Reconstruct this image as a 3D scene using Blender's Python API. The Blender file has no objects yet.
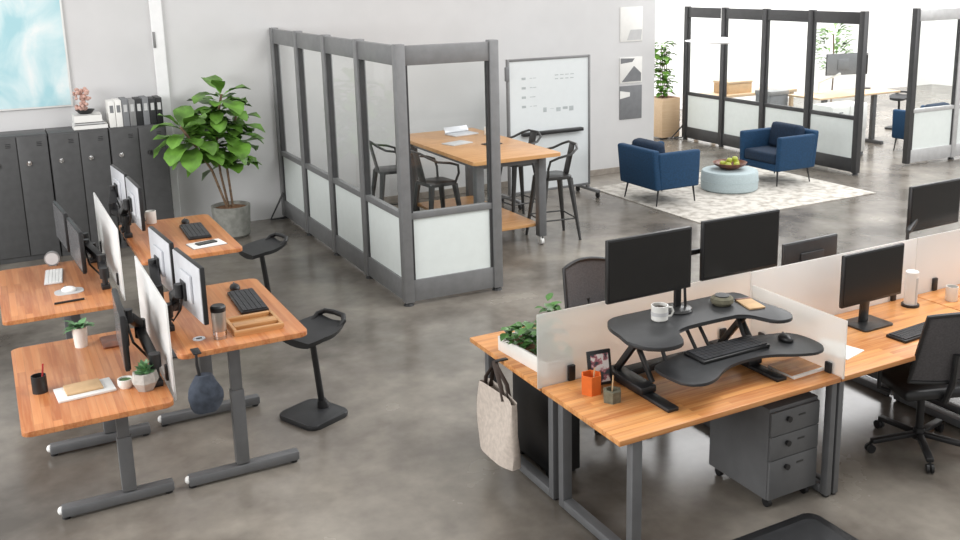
import bpy, bmesh, math, random
from mathutils import Vector, Matrix
PI = math.pi
R = math.radians
rnd = random.Random(7)
S = bpy.context.scene
COL = S.collection

# ------------------------------------------------------------------ camera
cam = bpy.data.cameras.new('camera')
camo = bpy.data.objects.new('camera', cam)
COL.objects.link(camo)
cam.sensor_width = 36.0
cam.sensor_fit = 'HORIZONTAL'
cam.lens = 973.0 / 960 * 36
cam.shift_x = (480 - 519.0) / 960
cam.shift_y = (195.1 - 270) / 960
cam.clip_end = 200
yaw, pit, rol = R(28.93), R(12.62), R(-0.94)
fw = Vector((math.sin(yaw) * math.cos(pit), math.cos(yaw) * math.cos(pit), -math.sin(pit)))
rt = Vector((math.cos(yaw), -math.sin(yaw), 0))
up = rt.cross(fw)
r2 = rt * math.cos(rol) + up * math.sin(rol)
u2 = -rt * math.sin(rol) + up * math.cos(rol)
m = Matrix((r2, u2, -fw)).transposed().to_4x4()
m.translation = (0, 0, 2.9)
camo.matrix_world = m
S.camera = camo

# ------------------------------------------------------------------ world, lights, exposure
W = bpy.data.worlds.new('sky')
S.world = W
W.use_nodes = True
bg = W.node_tree.nodes['Background']
bg.inputs[0].default_value = (1.0, 0.99, 0.975, 1)
bg.inputs[1].default_value = 0.66
S.view_settings.view_transform = 'Standard'
S.view_settings.look = 'None'
S.view_settings.gamma = 1
S.view_settings.use_curve_mapping = False
S.view_settings.exposure = 0.18


def area(name, loc, target, sx, sy, power, col=(1, 1, 1)):
    l = bpy.data.lights.new(name, 'AREA')
    l.shape = 'RECTANGLE'
    l.size, l.size_y = sx, sy
    l.energy = power
    l.color = col
    o = bpy.data.objects.new(name, l)
    COL.objects.link(o)
    o.location = loc
    o.rotation_euler = (Vector(target) - Vector(loc)).to_track_quat('-Z', 'Y').to_euler()
    return o


area('fill_light_over_lounge', (15, 12.5, 6.5), (15, 12.5, 0), 9, 8, 1250)  # added overhead fill that brightens the far white walls, not a real skylight
area('fill_light_over_desks', (6.0, 4.0, 6.0), (4.5, 4.5, 0), 4, 3, 300)  # added overhead fill above the desks, not a real skylight
area('window_light_side', (15, 3.5, 3.6), (7, 8.5, 0.6), 6, 3, 260)
area('window_light_left', (-5, 5.5, 3.2), (2, 8, 0.8), 6, 2.6, 420)

# ------------------------------------------------------------------ materials


def new_mat(name):
    mt = bpy.data.materials.new(name)
    mt.use_nodes = True
    nt = mt.node_tree
    return mt, nt, nt.nodes['Principled BSDF']


def rgb(c):
    return (c[0], c[1], c[2], 1)


def mix_noise(nt, b, c1, c2, scale=(8, 8, 8), detail=4, lo=.35, hi=.65, bump=0, rough=None):
    tc = nt.nodes.new('ShaderNodeTexCoord')
    mp = nt.nodes.new('ShaderNodeMapping')
    mp.inputs['Scale'].default_value = scale
    nz = nt.nodes.new('ShaderNodeTexNoise')
    nz.inputs['Scale'].default_value = 1
    nz.inputs['Detail'].default_value = detail
    cr = nt.nodes.new('ShaderNodeValToRGB')
    cr.color_ramp.elements[0].position = lo
    cr.color_ramp.elements[1].position = hi
    cr.color_ramp.elements[0].color = rgb(c1)
    cr.color_ramp.elements[1].color = rgb(c2)
    L = nt.links.new
    L(tc.outputs['Object'], mp.inputs[0])
    L(mp.outputs[0], nz.inputs['Vector'])
    L(nz.outputs['Fac'], cr.inputs[0])
    L(cr.outputs[0], b.inputs['Base Color'])
    if bump:
        bm = nt.nodes.new('ShaderNodeBump')
        bm.inputs['Strength'].default_value = bump
        bm.inputs['Distance'].default_value = .01
        L(nz.outputs['Fac'], bm.inputs['Height'])
        L(bm.outputs[0], b.inputs['Normal'])
    return nz, cr


def mat(name, c, rough=.5, metal=0, var=.12, scale=12, bump=0, spec=.5):
    mt, nt, b = new_mat(name)
    lo = tuple(v * (1 - var) for v in c)
    hi = tuple(min(1, v * (1 + var)) for v in c)
    mix_noise(nt, b, lo, hi, (scale,) * 3, bump=bump)
    b.inputs['Roughness'].default_value = rough
    b.inputs['Metallic'].default_value = metal
    b.inputs['Specular IOR Level'].default_value = spec
    return mt


def wood(name, axis, c1, c2, c3, stave=.045, length=.5, rough=.35):
    mt, nt, b = new_mat(name)
    L = nt.links.new
    tc = nt.nodes.new('ShaderNodeTexCoord')
    mp = nt.nodes.new('ShaderNodeMapping')
    if axis == 'y':
        mp.inputs['Rotation'].default_value = (0, 0, PI / 2)
    L(tc.outputs['Object'], mp.inputs[0])
    br = nt.nodes.new('ShaderNodeTexBrick')
    br.offset = .37
    br.inputs['Scale'].default_value = 1
    br.inputs['Brick Width'].default_value = length
    br.inputs['Row Height'].default_value = stave
    br.inputs['Mortar Size'].default_value = .0008
    br.inputs['Color1'].default_value = rgb(c1)
    br.inputs['Color2'].default_value = rgb(c2)
    br.inputs['Mortar'].default_value = rgb(tuple(v * .6 for v in c1))
    L(mp.outputs[0], br.inputs['Vector'])
    m2 = nt.nodes.new('ShaderNodeMapping')
    m2.inputs['Scale'].default_value = (3, 60, 60)
    L(mp.outputs[0], m2.inputs[0])
    nz = nt.nodes.new('ShaderNodeTexNoise')
    nz.inputs['Scale'].default_value = 1
    nz.inputs['Detail'].default_value = 5
    L(m2.outputs[0], nz.inputs['Vector'])
    mx = nt.nodes.new('ShaderNodeMix')
    mx.data_type = 'RGBA'
    mrw = nt.nodes.new('ShaderNodeMapRange')
    mrw.inputs['From Min'].default_value = .4
    mrw.inputs['From Max'].default_value = .75
    mrw.inputs['To Max'].default_value = .6
    L(nz.outputs['Fac'], mrw.inputs['Value'])
    L(mrw.outputs[0], mx.inputs['Factor'])
    L(br.outputs['Color'], mx.inputs[6])
    mx.inputs[7].default_value = rgb(c3)
    L(mx.outputs[2], b.inputs['Base Color'])
    b.inputs['Roughness'].default_value = rough
    return mt


def concrete_floor():
    mt, nt, b = new_mat('polished_concrete')
    L = nt.links.new
    tc = nt.nodes.new('ShaderNodeTexCoord')
    outs = []
    for sc, det, seed in ((.45, 5, 0), (1.5, 5, 5), (9, 3, 9)):
        nz = nt.nodes.new('ShaderNodeTexNoise')
        nz.noise_dimensions = '4D'
        nz.inputs['W'].default_value = seed
        nz.inputs['Scale'].default_value = sc
        nz.inputs['Detail'].default_value = det
        nz.inputs['Roughness'].default_value = .55
        nz.inputs['Distortion'].default_value = .15
        L(tc.outputs['Object'], nz.inputs['Vector'])
        outs.append(nz)
    ma = nt.nodes.new('ShaderNodeMath')
    ma.operation = 'MULTIPLY_ADD'
    ma.inputs[1].default_value = .55
    L(outs[1].outputs['Fac'], ma.inputs[0])
    mb = nt.nodes.new('ShaderNodeMath')
    mb.operation = 'MULTIPLY'
    mb.inputs[1].default_value = .35
    L(outs[0].outputs['Fac'], mb.inputs[0])
    L(mb.outputs[0], ma.inputs[2])
    mc = nt.nodes.new('ShaderNodeMath')
    mc.operation = 'MULTIPLY_ADD'
    mc.inputs[1].default_value = .10
    L(outs[2].outputs['Fac'], mc.inputs[0])
    L(ma.outputs[0], mc.inputs[2])
    cr = nt.nodes.new('ShaderNodeValToRGB')
    e = cr.color_ramp.elements
    e[0].position = .37
    e[0].color = (.085, .073, .060, 1)
    e[1].position = .66
    e[1].color = (.33, .30, .255, 1)
    n = cr.color_ramp.elements.new(.49)
    n.color = (.172, .153, .131, 1)
    L(mc.outputs[0], cr.inputs[0])
    L(cr.outputs[0], b.inputs['Base Color'])
    rr = nt.nodes.new('ShaderNodeMapRange')
    rr.inputs['To Min'].default_value = .14
    rr.inputs['To Max'].default_value = .34
    L(outs[1].outputs['Fac'], rr.inputs['Value'])
    L(rr.outputs[0], b.inputs['Roughness'])
    b.inputs['Specular IOR Level'].default_value = .6
    return mt


def glass_clear():
    mt = bpy.data.materials.new('clear_glass')
    mt.use_nodes = True
    nt = mt.node_tree
    nt.nodes.clear()
    L = nt.links.new
    o = nt.nodes.new('ShaderNodeOutputMaterial')
    t = nt.nodes.new('ShaderNodeBsdfTransparent')
    t.inputs[0].default_value = (.975, .985, .98, 1)
    g = nt.nodes.new('ShaderNodeBsdfGlossy')
    g.inputs['Roughness'].default_value = .02
    f = nt.nodes.new('ShaderNodeLayerWeight')
    pw = nt.nodes.new('ShaderNodeMath')
    pw.operation = 'POWER'
    pw.inputs[1].default_value = 5
    L(f.outputs['Facing'], pw.inputs[0])
    mr = nt.nodes.new('ShaderNodeMapRange')
    mr.inputs['To Min'].default_value = .015
    mr.inputs['To Max'].default_value = .5
    L(pw.outputs[0], mr.inputs['Value'])
    x = nt.nodes.new('ShaderNodeMixShader')
    L(mr.outputs[0], x.inputs[0])
    L(t.outputs[0], x.inputs[1])
    L(g.outputs[0], x.inputs[2])
    L(x.outputs[0], o.inputs[0])
    return mt


def frosted(name, col, through=.5, rough=.3):
    mt = bpy.data.materials.new(name)
    mt.use_nodes = True
    nt = mt.node_tree
    nt.nodes.clear()
    L = nt.links.new
    o = nt.nodes.new('ShaderNodeOutputMaterial')
    rf = nt.nodes.new('ShaderNodeBsdfRefraction')
    rf.inputs['Color'].default_value = (.97, .98, .97, 1)
    rf.inputs['Roughness'].default_value = rough
    rf.inputs['IOR'].default_value = 1.06
    d = nt.nodes.new('ShaderNodeBsdfDiffuse')
    d.inputs[0].default_value = rgb(col)
    t = nt.nodes.new('ShaderNodeBsdfTranslucent')
    t.inputs[0].default_value = rgb(col)
    nz = nt.nodes.new('ShaderNodeTexNoise')
    nz.inputs['Scale'].default_value = 60
    x1 = nt.nodes.new('ShaderNodeMixShader')
    x1.inputs[0].default_value = .5
    L(d.outputs[0], x1.inputs[1])
    L(t.outputs[0], x1.inputs[2])
    x2 = nt.nodes.new('ShaderNodeMixShader')
    mr = nt.nodes.new('ShaderNodeMapRange')
    mr.inputs['To Min'].default_value = through - .03
    mr.inputs['To Max'].default_value = through + .03
    L(nz.outputs['Fac'], mr.inputs['Value'])
    L(mr.outputs[0], x2.inputs[0])
    L(x1.outputs[0], x2.inputs[1])
    L(rf.outputs[0], x2.inputs[2])
    L(x2.outputs[0], o.inputs[0])
    return mt


def painting_mat():
    mt, nt, b = new_mat('painting_canvas')
    nz, cr = mix_noise(nt, b, (.40, .66, .72), (.82, .87, .87), (2.2, 2, 1.6), 5, .38, .6)
    e = cr.color_ramp.elements.new(.5)
    e.color = (.62, .79, .82, 1)
    nz.inputs['Distortion'].default_value = .5
    b.inputs['Roughness'].default_value = .6
    return mt


def rug_mat():
    mt, nt, b = new_mat('rug_weave')
    nz, cr = mix_noise(nt, b, (.36, .33, .29), (.60, .57, .52), (9, 9, 9), 8, .34, .56, bump=.4)
    b.inputs['Roughness'].default_value = .95
    return mt


M = dict(
    wall=mat('wall_paint', (.66, .655, .655), .7, var=.02, scale=3),
    bright=mat('white_wall_paint', (.93, .93, .92), .7, var=.01, scale=3),
    trim=mat('white_trim_paint', (.90, .90, .90), .5, var=.02),
    base=mat('baseboard_paint', (.33, .29, .25), .5),
    floor=concrete_floor(),
    wood=wood('butcher_block_wood', 'x', (.72, .33, .11), (.44, .145, .038), (.80, .46, .20), .036, .62),
    woody=wood('red_butcher_block_wood', 'y', (.60, .235, .085), (.40, .125, .04), (.68, .34, .15), .045, .6),
    tan=wood('light_wood', 'x', (.60, .32, .13), (.50, .24, .09), (.66, .38, .17), .05, .4),
    pale=wood('pale_crate_wood', 'x', (.66, .48, .31), (.60, .42, .26), (.72, .55, .37), .14, .9),
    steel=mat('grey_steel', (.150, .153, .158), .42, .25, var=.06),
    lsteel=mat('light_grey_steel', (.26, .26, .26), .45, .2, var=.06),
    gun=mat('gunmetal_steel', (.075, .075, .075), .32, .7, var=.15),
    frame=mat('grey_aluminium', (.225, .227, .23), .42, .3, var=.06),
    dframe=mat('dark_aluminium', (.06, .06, .062), .45, .3, var=.06),
    lframe=mat('pale_aluminium', (.52, .52, .52), .45, .2, var=.06),
    locker=mat('charcoal_paint', (.070, .070, .071), .45, var=.08),
    cabinet=mat('slate_paint', (.125, .127, .13), .42, var=.05),
    black=mat('black_plastic', (.014, .014, .015), .42, var=.2),
    soft=mat('charcoal_plastic', (.022, .023, .025), .5, var=.15),
    key=mat('key_plastic', (.028, .029, .033), .5, var=.2),
    screen=mat('dark_screen', (.010, .010, .010), .22, var=.1),
    glare_screen=mat('glare_grey_screen', (.13, .13, .135), .25, var=.1),  # dark screen with its grey glare put into the base colour
    mesh=mat('grey_mesh_fabric', (.075, .07, .072), .8, var=.15, scale=90),
    silver=mat('silver_plastic', (.62, .63, .66), .35, .25, var=.04),
    chrome=mat('chrome', (.75, .75, .75), .18, 1, var=.03),
    steelb=mat('brushed_steel', (.50, .48, .45), .3, .85, var=.08),
    white=mat('white_plastic', (.82, .82, .80), .4, var=.02),
    ceram=mat('white_ceramic', (.80, .79, .75), .25, var=.03),
    paper=mat('paper', (.84, .83, .80), .8, var=.02),
    board=mat('whiteboard_surface', (.77, .81, .82), .2, var=.01),
    ink=mat('board_ink', (.45, .49, .50), .6),
    fpanel=mat('frosted_white_panel', (.77, .82, .80), .3, var=.015),
    clear=glass_clear(),
    frost=frosted('frosted_acrylic', (.82, .82, .80), .42, .36),
    lit_frost=frosted('lit_frosted_acrylic', (.90, .90, .89), .2, .36),  # whiter copy of the frosted acrylic, brightness from behind put into its colour
    wfrost=frosted('white_acrylic', (.90, .90, .89), .12, .3),
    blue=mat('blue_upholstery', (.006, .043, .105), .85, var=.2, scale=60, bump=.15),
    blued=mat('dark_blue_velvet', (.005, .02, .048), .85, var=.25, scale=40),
    aqua=mat('pale_blue_upholstery', (.42, .50, .52), .85, var=.06, scale=60),
    rug=rug_mat(),
    leaf=mat('fig_leaf', (.12, .26, .038), .38, var=.55, scale=5),
    leafd=mat('dark_leaf', (.06, .15, .035), .4, var=.5, scale=9),
    leafs=mat('succulent_leaf', (.14, .30, .13), .5, var=.35, scale=30),
    bark=mat('bark', (.20, .13, .08), .8, var=.3, scale=30),
    soil=mat('soil', (.22, .11, .055), .95, var=.4, scale=60, bump=.5),
    pot=mat('concrete_pot', (.27, .27, .245), .8, var=.18, scale=14, bump=.2),
    potl=mat('pale_concrete', (.46, .45, .42), .8, var=.12, scale=30, bump=.2),
    canvas=mat('natural_canvas', (.54, .47, .41), .9, var=.1, scale=40, bump=.2),
    strap=mat('dark_brown_strap', (.055, .038, .03), .7),
    navy=mat('slate_cloth', (.045, .055, .075), .9, var=.3, scale=20, bump=.3),
    orange=mat('orange_felt', (.72, .15, .02), .8, var=.1),
    olive=mat('olive_concrete', (.15, .14, .095), .8, var=.2, scale=40),
    kraft=mat('kraft_board', (.60, .40, .22), .8, var=.08),
    bowl=mat('walnut', (.16, .050, .022), .4, var=.3, scale=20),
    apple=mat('green_apple_skin', (.46, .52, .07), .35, var=.25, scale=12),
    grey=mat('grey_card', (.20, .205, .215), .7, var=.06),
    pgrey=mat('pale_grey_card', (.55, .55, .55), .7, var=.04),
    pink=mat('dried_flower', (.60, .38, .32), .9, var=.25, scale=30),
    red=mat('red_plastic', (.40, .03, .03), .4),
    photo=None, art=painting_mat(),
    lamp=mat('white_lamp_shade', (.9, .9, .9), .4, var=.01),
)


def photo_mat():
    mt, nt, b = new_mat('photo_print')
    nz, cr = mix_noise(nt, b, (.04, .05, .06), (.75, .70, .68), (22, 22, 22), 3, .42, .55)
    e = cr.color_ramp.elements.new(.5)
    e.color = (.45, .14, .17, 1)
    return mt


M['photo'] = photo_mat()

# ------------------------------------------------------------------ mesh builder


class MB:
    def __init__(s):
        s.bm = bmesh.new()

    def _bev(s, geom, r, seg=2):
        ed = set()
        for v in geom:
            for e in v.link_edges:
                ed.add(e)
        bmesh.ops.bevel(s.bm, geom=list(ed), offset=r, segments=seg, profile=.5, affect='EDGES')

    def box(s, x0, x1, y0, y1, z0, z1, bev=0, rot=None, seg=2):
        c = Vector(((x0 + x1) / 2, (y0 + y1) / 2, (z0 + z1) / 2))
        mt = Matrix.Translation(c)
        if rot is not None:
            mt = mt @ rot.to_4x4()
        mt = mt @ Matrix.Diagonal((abs(x1 - x0), abs(y1 - y0), abs(z1 - z0), 1))
        g = bmesh.ops.create_cube(s.bm, size=1, matrix=mt)
        if bev:
            s._bev(g['verts'], bev, seg)
        return s

    def bar(s, p0, p1, w, h, bev=0, up=(0, 0, 1)):
        p0, p1 = Vector(p0), Vector(p1)
        d = p1 - p0
        x = d.normalized()
        u = Vector(up)
        if abs(x.dot(u)) > .97:
            u = Vector((1, 0, 0))
        y = u.cross(x).normalized()
        z = x.cross(y)
        mt = Matrix((x, y, z)).transposed().to_4x4()
        mt.translation = (p0 + p1) / 2
        mt = mt @ Matrix.Diagonal((d.length, w, h, 1))
        g = bmesh.ops.create_cube(s.bm, size=1, matrix=mt)
        if bev:
            s._bev(g['verts'], bev)
        return s

    def cyl(s, p0, p1, r0, r1=None, n=16):
        if r1 is None:
            r1 = r0
        p0, p1 = Vector(p0), Vector(p1)
        d = p1 - p0
        mt = d.to_track_quat('Z', 'Y').to_matrix().to_4x4()
        mt.translation = (p0 + p1) / 2
        bmesh.ops.create_cone(s.bm, cap_ends=True, segments=n, radius1=r0, radius2=r1, depth=d.length, matrix=mt)
        return s

    def tube(s, pts, r, n=8, ry=None):
        pts = [Vector(p) for p in pts]
        rings = []
        prev = None
        for i, p in enumerate(pts):
            if i == 0:
                t = pts[1] - p
            elif i == len(pts) - 1:
                t = p - pts[i - 1]
            else:
                t = (pts[i + 1] - p).normalized() + (p - pts[i - 1]).normalized()
            t.normalize()
            if prev is None:
                a = Vector((0, 0, 1)) if abs(t.z) < .9 else Vector((1, 0, 0))
                nrm = t.cross(a).normalized()
            else:
                nrm = (prev - t * prev.dot(t)).normalized()
            prev = nrm
            b = t.cross(nrm)
            rings.append([s.bm.verts.new(p + nrm * math.cos(2 * PI * k / n) * r + b * math.sin(2 * PI * k / n) * (ry or r)) for k in range(n)])
        for a, b in zip(rings, rings[1:]):
            for k in range(n):
                s.bm.faces.new((a[k], a[(k + 1) % n], b[(k + 1) % n], b[k]))
        s.bm.faces.new(rings[0][::-1])
        s.bm.faces.new(rings[-1])
        return s

    def lathe(s, prof, n=24, c=(0, 0, 0)):
        rings = []
        for r, z in prof:
            if r < 1e-5:
                rings.append([s.bm.verts.new((c[0], c[1], c[2] + z))])
            else:
                rings.append([s.bm.verts.new((c[0] + r * math.cos(2 * PI * k / n), c[1] + r * math.sin(2 * PI * k / n), c[2] + z)) for k in range(n)])
        for a, b in zip(rings, rings[1:]):
            for k in range(n):
                k2 = (k + 1) % n
                f = []
                if len(a) == 1 and len(b) == 1:
                    continue
                if len(a) == 1:
                    f = (a[0], b[k2], b[k])
                elif len(b) == 1:
                    f = (a[k], a[k2], b[0])
                else:
                    f = (a[k], a[k2], b[k2], b[k])
                s.bm.faces.new(f)
        return s

    def prism(s, pts, z0, z1, bev=0):
        a = [s.bm.verts.new((p[0], p[1], z0)) for p in pts]
        b = [s.bm.verts.new((p[0], p[1], z1)) for p in pts]
        n = len(pts)
        fs = [s.bm.faces.new(a[::-1]), s.bm.faces.new(b)]
        for k in range(n):
            fs.append(s.bm.faces.new((a[k], a[(k + 1) % n], b[(k + 1) % n], b[k])))
        if bev:
            ed = [e for e in fs[1].edges] + [e for e in fs[0].edges]
            bmesh.ops.bevel(s.bm, geom=ed, offset=bev, segments=2, profile=.5, affect='EDGES')
        return s

    def ball(s, c, r, sc=(1, 1, 1), n=12):
        mt = Matrix.Translation(Vector(c)) @ Matrix.Diagonal((sc[0], sc[1], sc[2], 1))
        bmesh.ops.create_uvsphere(s.bm, u_segments=n + 4, v_segments=n, radius=r, matrix=mt)
        return s

    def grid(s, f, nu, nv):
        vs = [[s.bm.verts.new(f(i / nu, j / nv)) for j in range(nv + 1)] for i in range(nu + 1)]
        for i in range(nu):
            for j in range(nv):
                s.bm.faces.new((vs[i][j], vs[i + 1][j], vs[i + 1][j + 1], vs[i][j + 1]))
        return s

    def leaf(s, base, d, ln, w, droop=.4, n=6, obovate=True):
        base = Vector(base)
        d = Vector(d).normalized()
        side = d.cross(Vector((0, 0, 1)))
        if side.length < .1:
            side = Vector((1, 0, 0))
        side.normalize()
        p = base.copy()
        dd = d.copy()
        rows = []
        for i in range(n + 1):
            t = i / n
            if obovate:
                wd = w * math.sin(PI * (t ** 1.25) * .97 + .02) * (.55 + .45 * t) + .004
            else:
                wd = w * math.sin(PI * (t ** .8) * .98 + .02) + .002
            nz = side.cross(dd).normalized()
            wave = .05 * w * math.sin(i * 2.1)
            rows.append((s.bm.verts.new(p - side * wd * .5 + nz * (wd * .14 + wave)), s.bm.verts.new(p), s.bm.verts.new(p + side * wd * .5 + nz * (wd * .14 - wave))))
            p = p + dd * (ln / n)
            dd = (dd + Vector((0, 0, -droop / n))).normalized()
        for a, b in zip(rows, rows[1:]):
            s.bm.faces.new((a[0], a[1], b[1], b[0]))
            s.bm.faces.new((a[1], a[2], b[2], b[1]))
        return s

    def build(s, name, mt, parent=None, loc=None, smooth=True, label=None):
        bmesh.ops.recalc_face_normals(s.bm, faces=s.bm.faces[:])
        me = bpy.data.meshes.new(name)
        s.bm.to_mesh(me)
        s.bm.free()
        me.materials.append(M[mt] if isinstance(mt, str) else mt)
        if smooth:
            me.polygons.foreach_set('use_smooth', [True] * len(me.polygons))
            me.set_sharp_from_angle(angle=R(35))
        o = bpy.data.objects.new(name, me)
        COL.objects.link(o)
        if parent is not None:
            o.parent = parent
        if loc is not None:
            o.location = loc
        if label:
            o['label'] = label
        return o


def rrect(x0, x1, y0, y1, r, n=5):
    pts = []
    for cx, cy, a in ((x1 - r, y1 - r, 0), (x0 + r, y1 - r, 90), (x0 + r, y0 + r, 180), (x1 - r, y0 + r, 270)):
        for k in range(n + 1):
            t = R(a + 90 * k / n)
            pts.append((cx + r * math.cos(t), cy + r * math.sin(t)))
    return pts


def smooth_loop(pts, k=4):
    """closed Catmull-Rom curve through pts"""
    n, o = len(pts), []
    for i in range(n):
        a, b, c, d = (pts[(i + q) % n] for q in (-1, 0, 1, 2))
        for j in range(k):
            t = j / k
            o.append(tuple(.5 * (2 * b[e] + (c[e] - a[e]) * t + (2 * a[e] - 5 * b[e] + 4 * c[e] - d[e]) * t * t + (3 * b[e] - a[e] - 3 * c[e] + d[e]) * t ** 3) for e in (0, 1)))
    return o


def tag(o, label, cat, group=None, kind=None):
    o['label'] = label
    o['category'] = cat
    if group:
        o['group'] = group
    if kind:
        o['kind'] = kind
    return o


def thing(name, label, cat, loc=(0, 0, 0), rz=0, group=None):
    o = bpy.data.objects.new(name, None)
    o.empty_display_size = .1
    COL.objects.link(o)
    o.location = loc
    o.rotation_euler = (0, 0, rz)
    return tag(o, label, cat, group)


def dup(root, loc, rz, label, group=None):
    def cp(o, par):
        c = o.copy()
        COL.objects.link(c)
        c.parent = par
        for ch in list(kids.get(o.name, [])):
            cp(ch, c)
        return c
    kids = {}
    for o in COL.objects:
        if o.parent:
            kids.setdefault(o.parent.name, []).append(o)
    r = cp(root, None)
    r.location = loc
    r.rotation_euler = (0, 0, rz)
    r['label'] = label
    if group:
        r['group'] = group
    return r


def struct(o):
    o['kind'] = 'structure'
    return o


# ------------------------------------------------------------------ structure
WY = 11.87
struct(MB().box(-8, 24, -4, 20, -.1, 0).build('floor', 'floor', smooth=False))
struct(MB().box(-8, 8.93, WY, WY + .38, 0, 3.5).build('wall_back', 'wall', smooth=False))
struct(MB().box(8.93, 22, 17.0, 17.2, 0, 3.6).build('wall_far', 'bright', smooth=False))
struct(MB().box(21.8, 22, 6, 17.0, 0, 3.6).build('wall_side', 'bright', smooth=False))
struct(MB().box(8.73, 8.93, WY + .38, 17.2, 0, 3.6).build('wall_alcove', 'bright', smooth=False))
struct(MB().box(3.3, 8.93, WY - .012, WY, 0, .09, .004).build('baseboard_back', 'base', smooth=False))
pil = struct(MB().box(1.80, 1.93, WY - .05, WY, 0, 3.5, .006).build('trim_1', 'trim', smooth=False))
MB().box(1.80, 1.83, WY - .062, WY - .05, 2.18, 2.36, .003).build('plate', 'lsteel', pil)

# ------------------------------------------------------------------ lockers and things on them
LY = 11.38
for i, (x, lab) in enumerate(((-.63, 'charcoal locker cabinet standing beyond the framed blue painting'),
                              (-.02, 'charcoal locker cabinet under the bare end of the shelf top, below the blue painting'),
                              (.585, 'charcoal two-door locker cabinet under the white books and dried flowers'),
                              (1.19, 'charcoal two-door locker cabinet under the row of binders, beside the fig tree'))):
    t = thing('locker_cabinet', lab, 'locker', (x, LY, 0), 0, 'charcoal locker cabinets along the back wall')
    MB().box(0, .595, .02, .45, 0, 1.36, .004).build('body', 'locker', t)
    for k in range(2):
        d = MB().box(.006 + k * .296, .292 + k * .296, 0, .02, .06, 1.345, .003).build('door', 'locker', t)
        b = MB()
        b.cyl((.10 + k * .296, -.012, 1.06), (.10 + k * .296, 0, 1.06), .026, n=14)
        b.box(.09 + k * .296, .11 + k * .296, -.03, -.012, 1.035, 1.085, .004)
        b.build('handle', 'chrome' if (i + k) % 3 != 1 else 'gun', d)
        v = MB()
        for q in range(3):
            v.box(.19 + k * .296, .24 + k * .296, -.002, 0, 1.24 + q * .018, 1.247 + q * .018)
        v.build('vent', 'black', d)

for i, (z0, z1, x0, x1, mt, lab) in enumerate(((1.36, 1.41, .85, 1.19, 'paper', 'wide cream book at the bottom of the stack on the lockers'),
                                               (1.41, 1.435, .86, 1.16, 'pgrey', 'thin grey book in the middle of the stack on the lockers'),
                                               (1.435, 1.52, .86, 1.14, 'paper', 'thick white book topmost of the stack on the lockers'))):
    t = thing('book', lab, 'book', ((x0 + x1) / 2, 11.56, z0), 0, 'stacked books on the lockers')
    w = (x1 - x0) / 2
    h = z1 - z0
    MB().box(-w, w, -.12, .12, .004, h - .004).build('pages', 'paper', t)
    b = MB()
    b.box(-w, w, -.124, .124, 0, .004).box(-w, w, -.124, .124, h - .004, h).box(-w, w, -.124, -.12, 0, h)
    b.build('cover', mt, t)
t = thing('bowl', 'low black bowl of dried flowers on the white book stack', 'bowl', (.99, 11.56, 1.52))
MB().lathe([(0, 0), (.06, 0), (.10, .045), (.095, .045), (.055, .008), (0, .008)]).build('dish', 'black', t)
b = MB()
for k in range(60):
    a, q, h = rnd.uniform(0, 2 * PI), rnd.uniform(0, .09), rnd.uniform(.05, .27)
    b.ball((q * math.cos(a) - .02, q * math.sin(a), h), rnd.uniform(.012, .026), n=5)
b.tube([(0, 0, .01), (-.02, 0, .26)], .006)
b.build('dried_flowers', 'pink', t)
bl = [('paper', 'wide white magazine file at the open end of the binder row'),
      ('paper', 'white magazine file against the first grey binder'),
      ('grey', 'first grey binder next to the white magazine files'),
      ('lsteel', 'light grey binder, second of the dark row'),
      ('soft', 'charcoal binder in the middle of the dark row'),
      ('grey', 'grey binder just past the charcoal one'),
      ('soft', 'charcoal binder, last but one of the row'),
      ('black', 'black binder closing the row beside the white trim')]
for i, (mt, lab) in enumerate(bl):
    t = thing('binder', lab, 'binder', (1.245 + i * .071, 11.57, 1.36), 0, 'binders in a row on the lockers')
    MB().box(-.033, .033, -.13, .13, 0, .285 + (i % 3) * .008, .004).build('case', mt, t)
    MB().box(-.018, .018, -.132, -.129, .16, .24).build('spine_label', 'pgrey' if mt != 'paper' else 'grey', t)
t = thing('painting', 'large pale blue abstract painting on the wall above the lockers', 'painting', (.42, WY, 1.58))
MB().box(-.52, .48, -.035, -.001, 0, 1.35, .004).build('frame', 'white', t)
MB().box(-.50, .46, -.037, -.034, .02, 1.33).build('canvas', 'art', t)

# ------------------------------------------------------------------ fig tree


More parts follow.
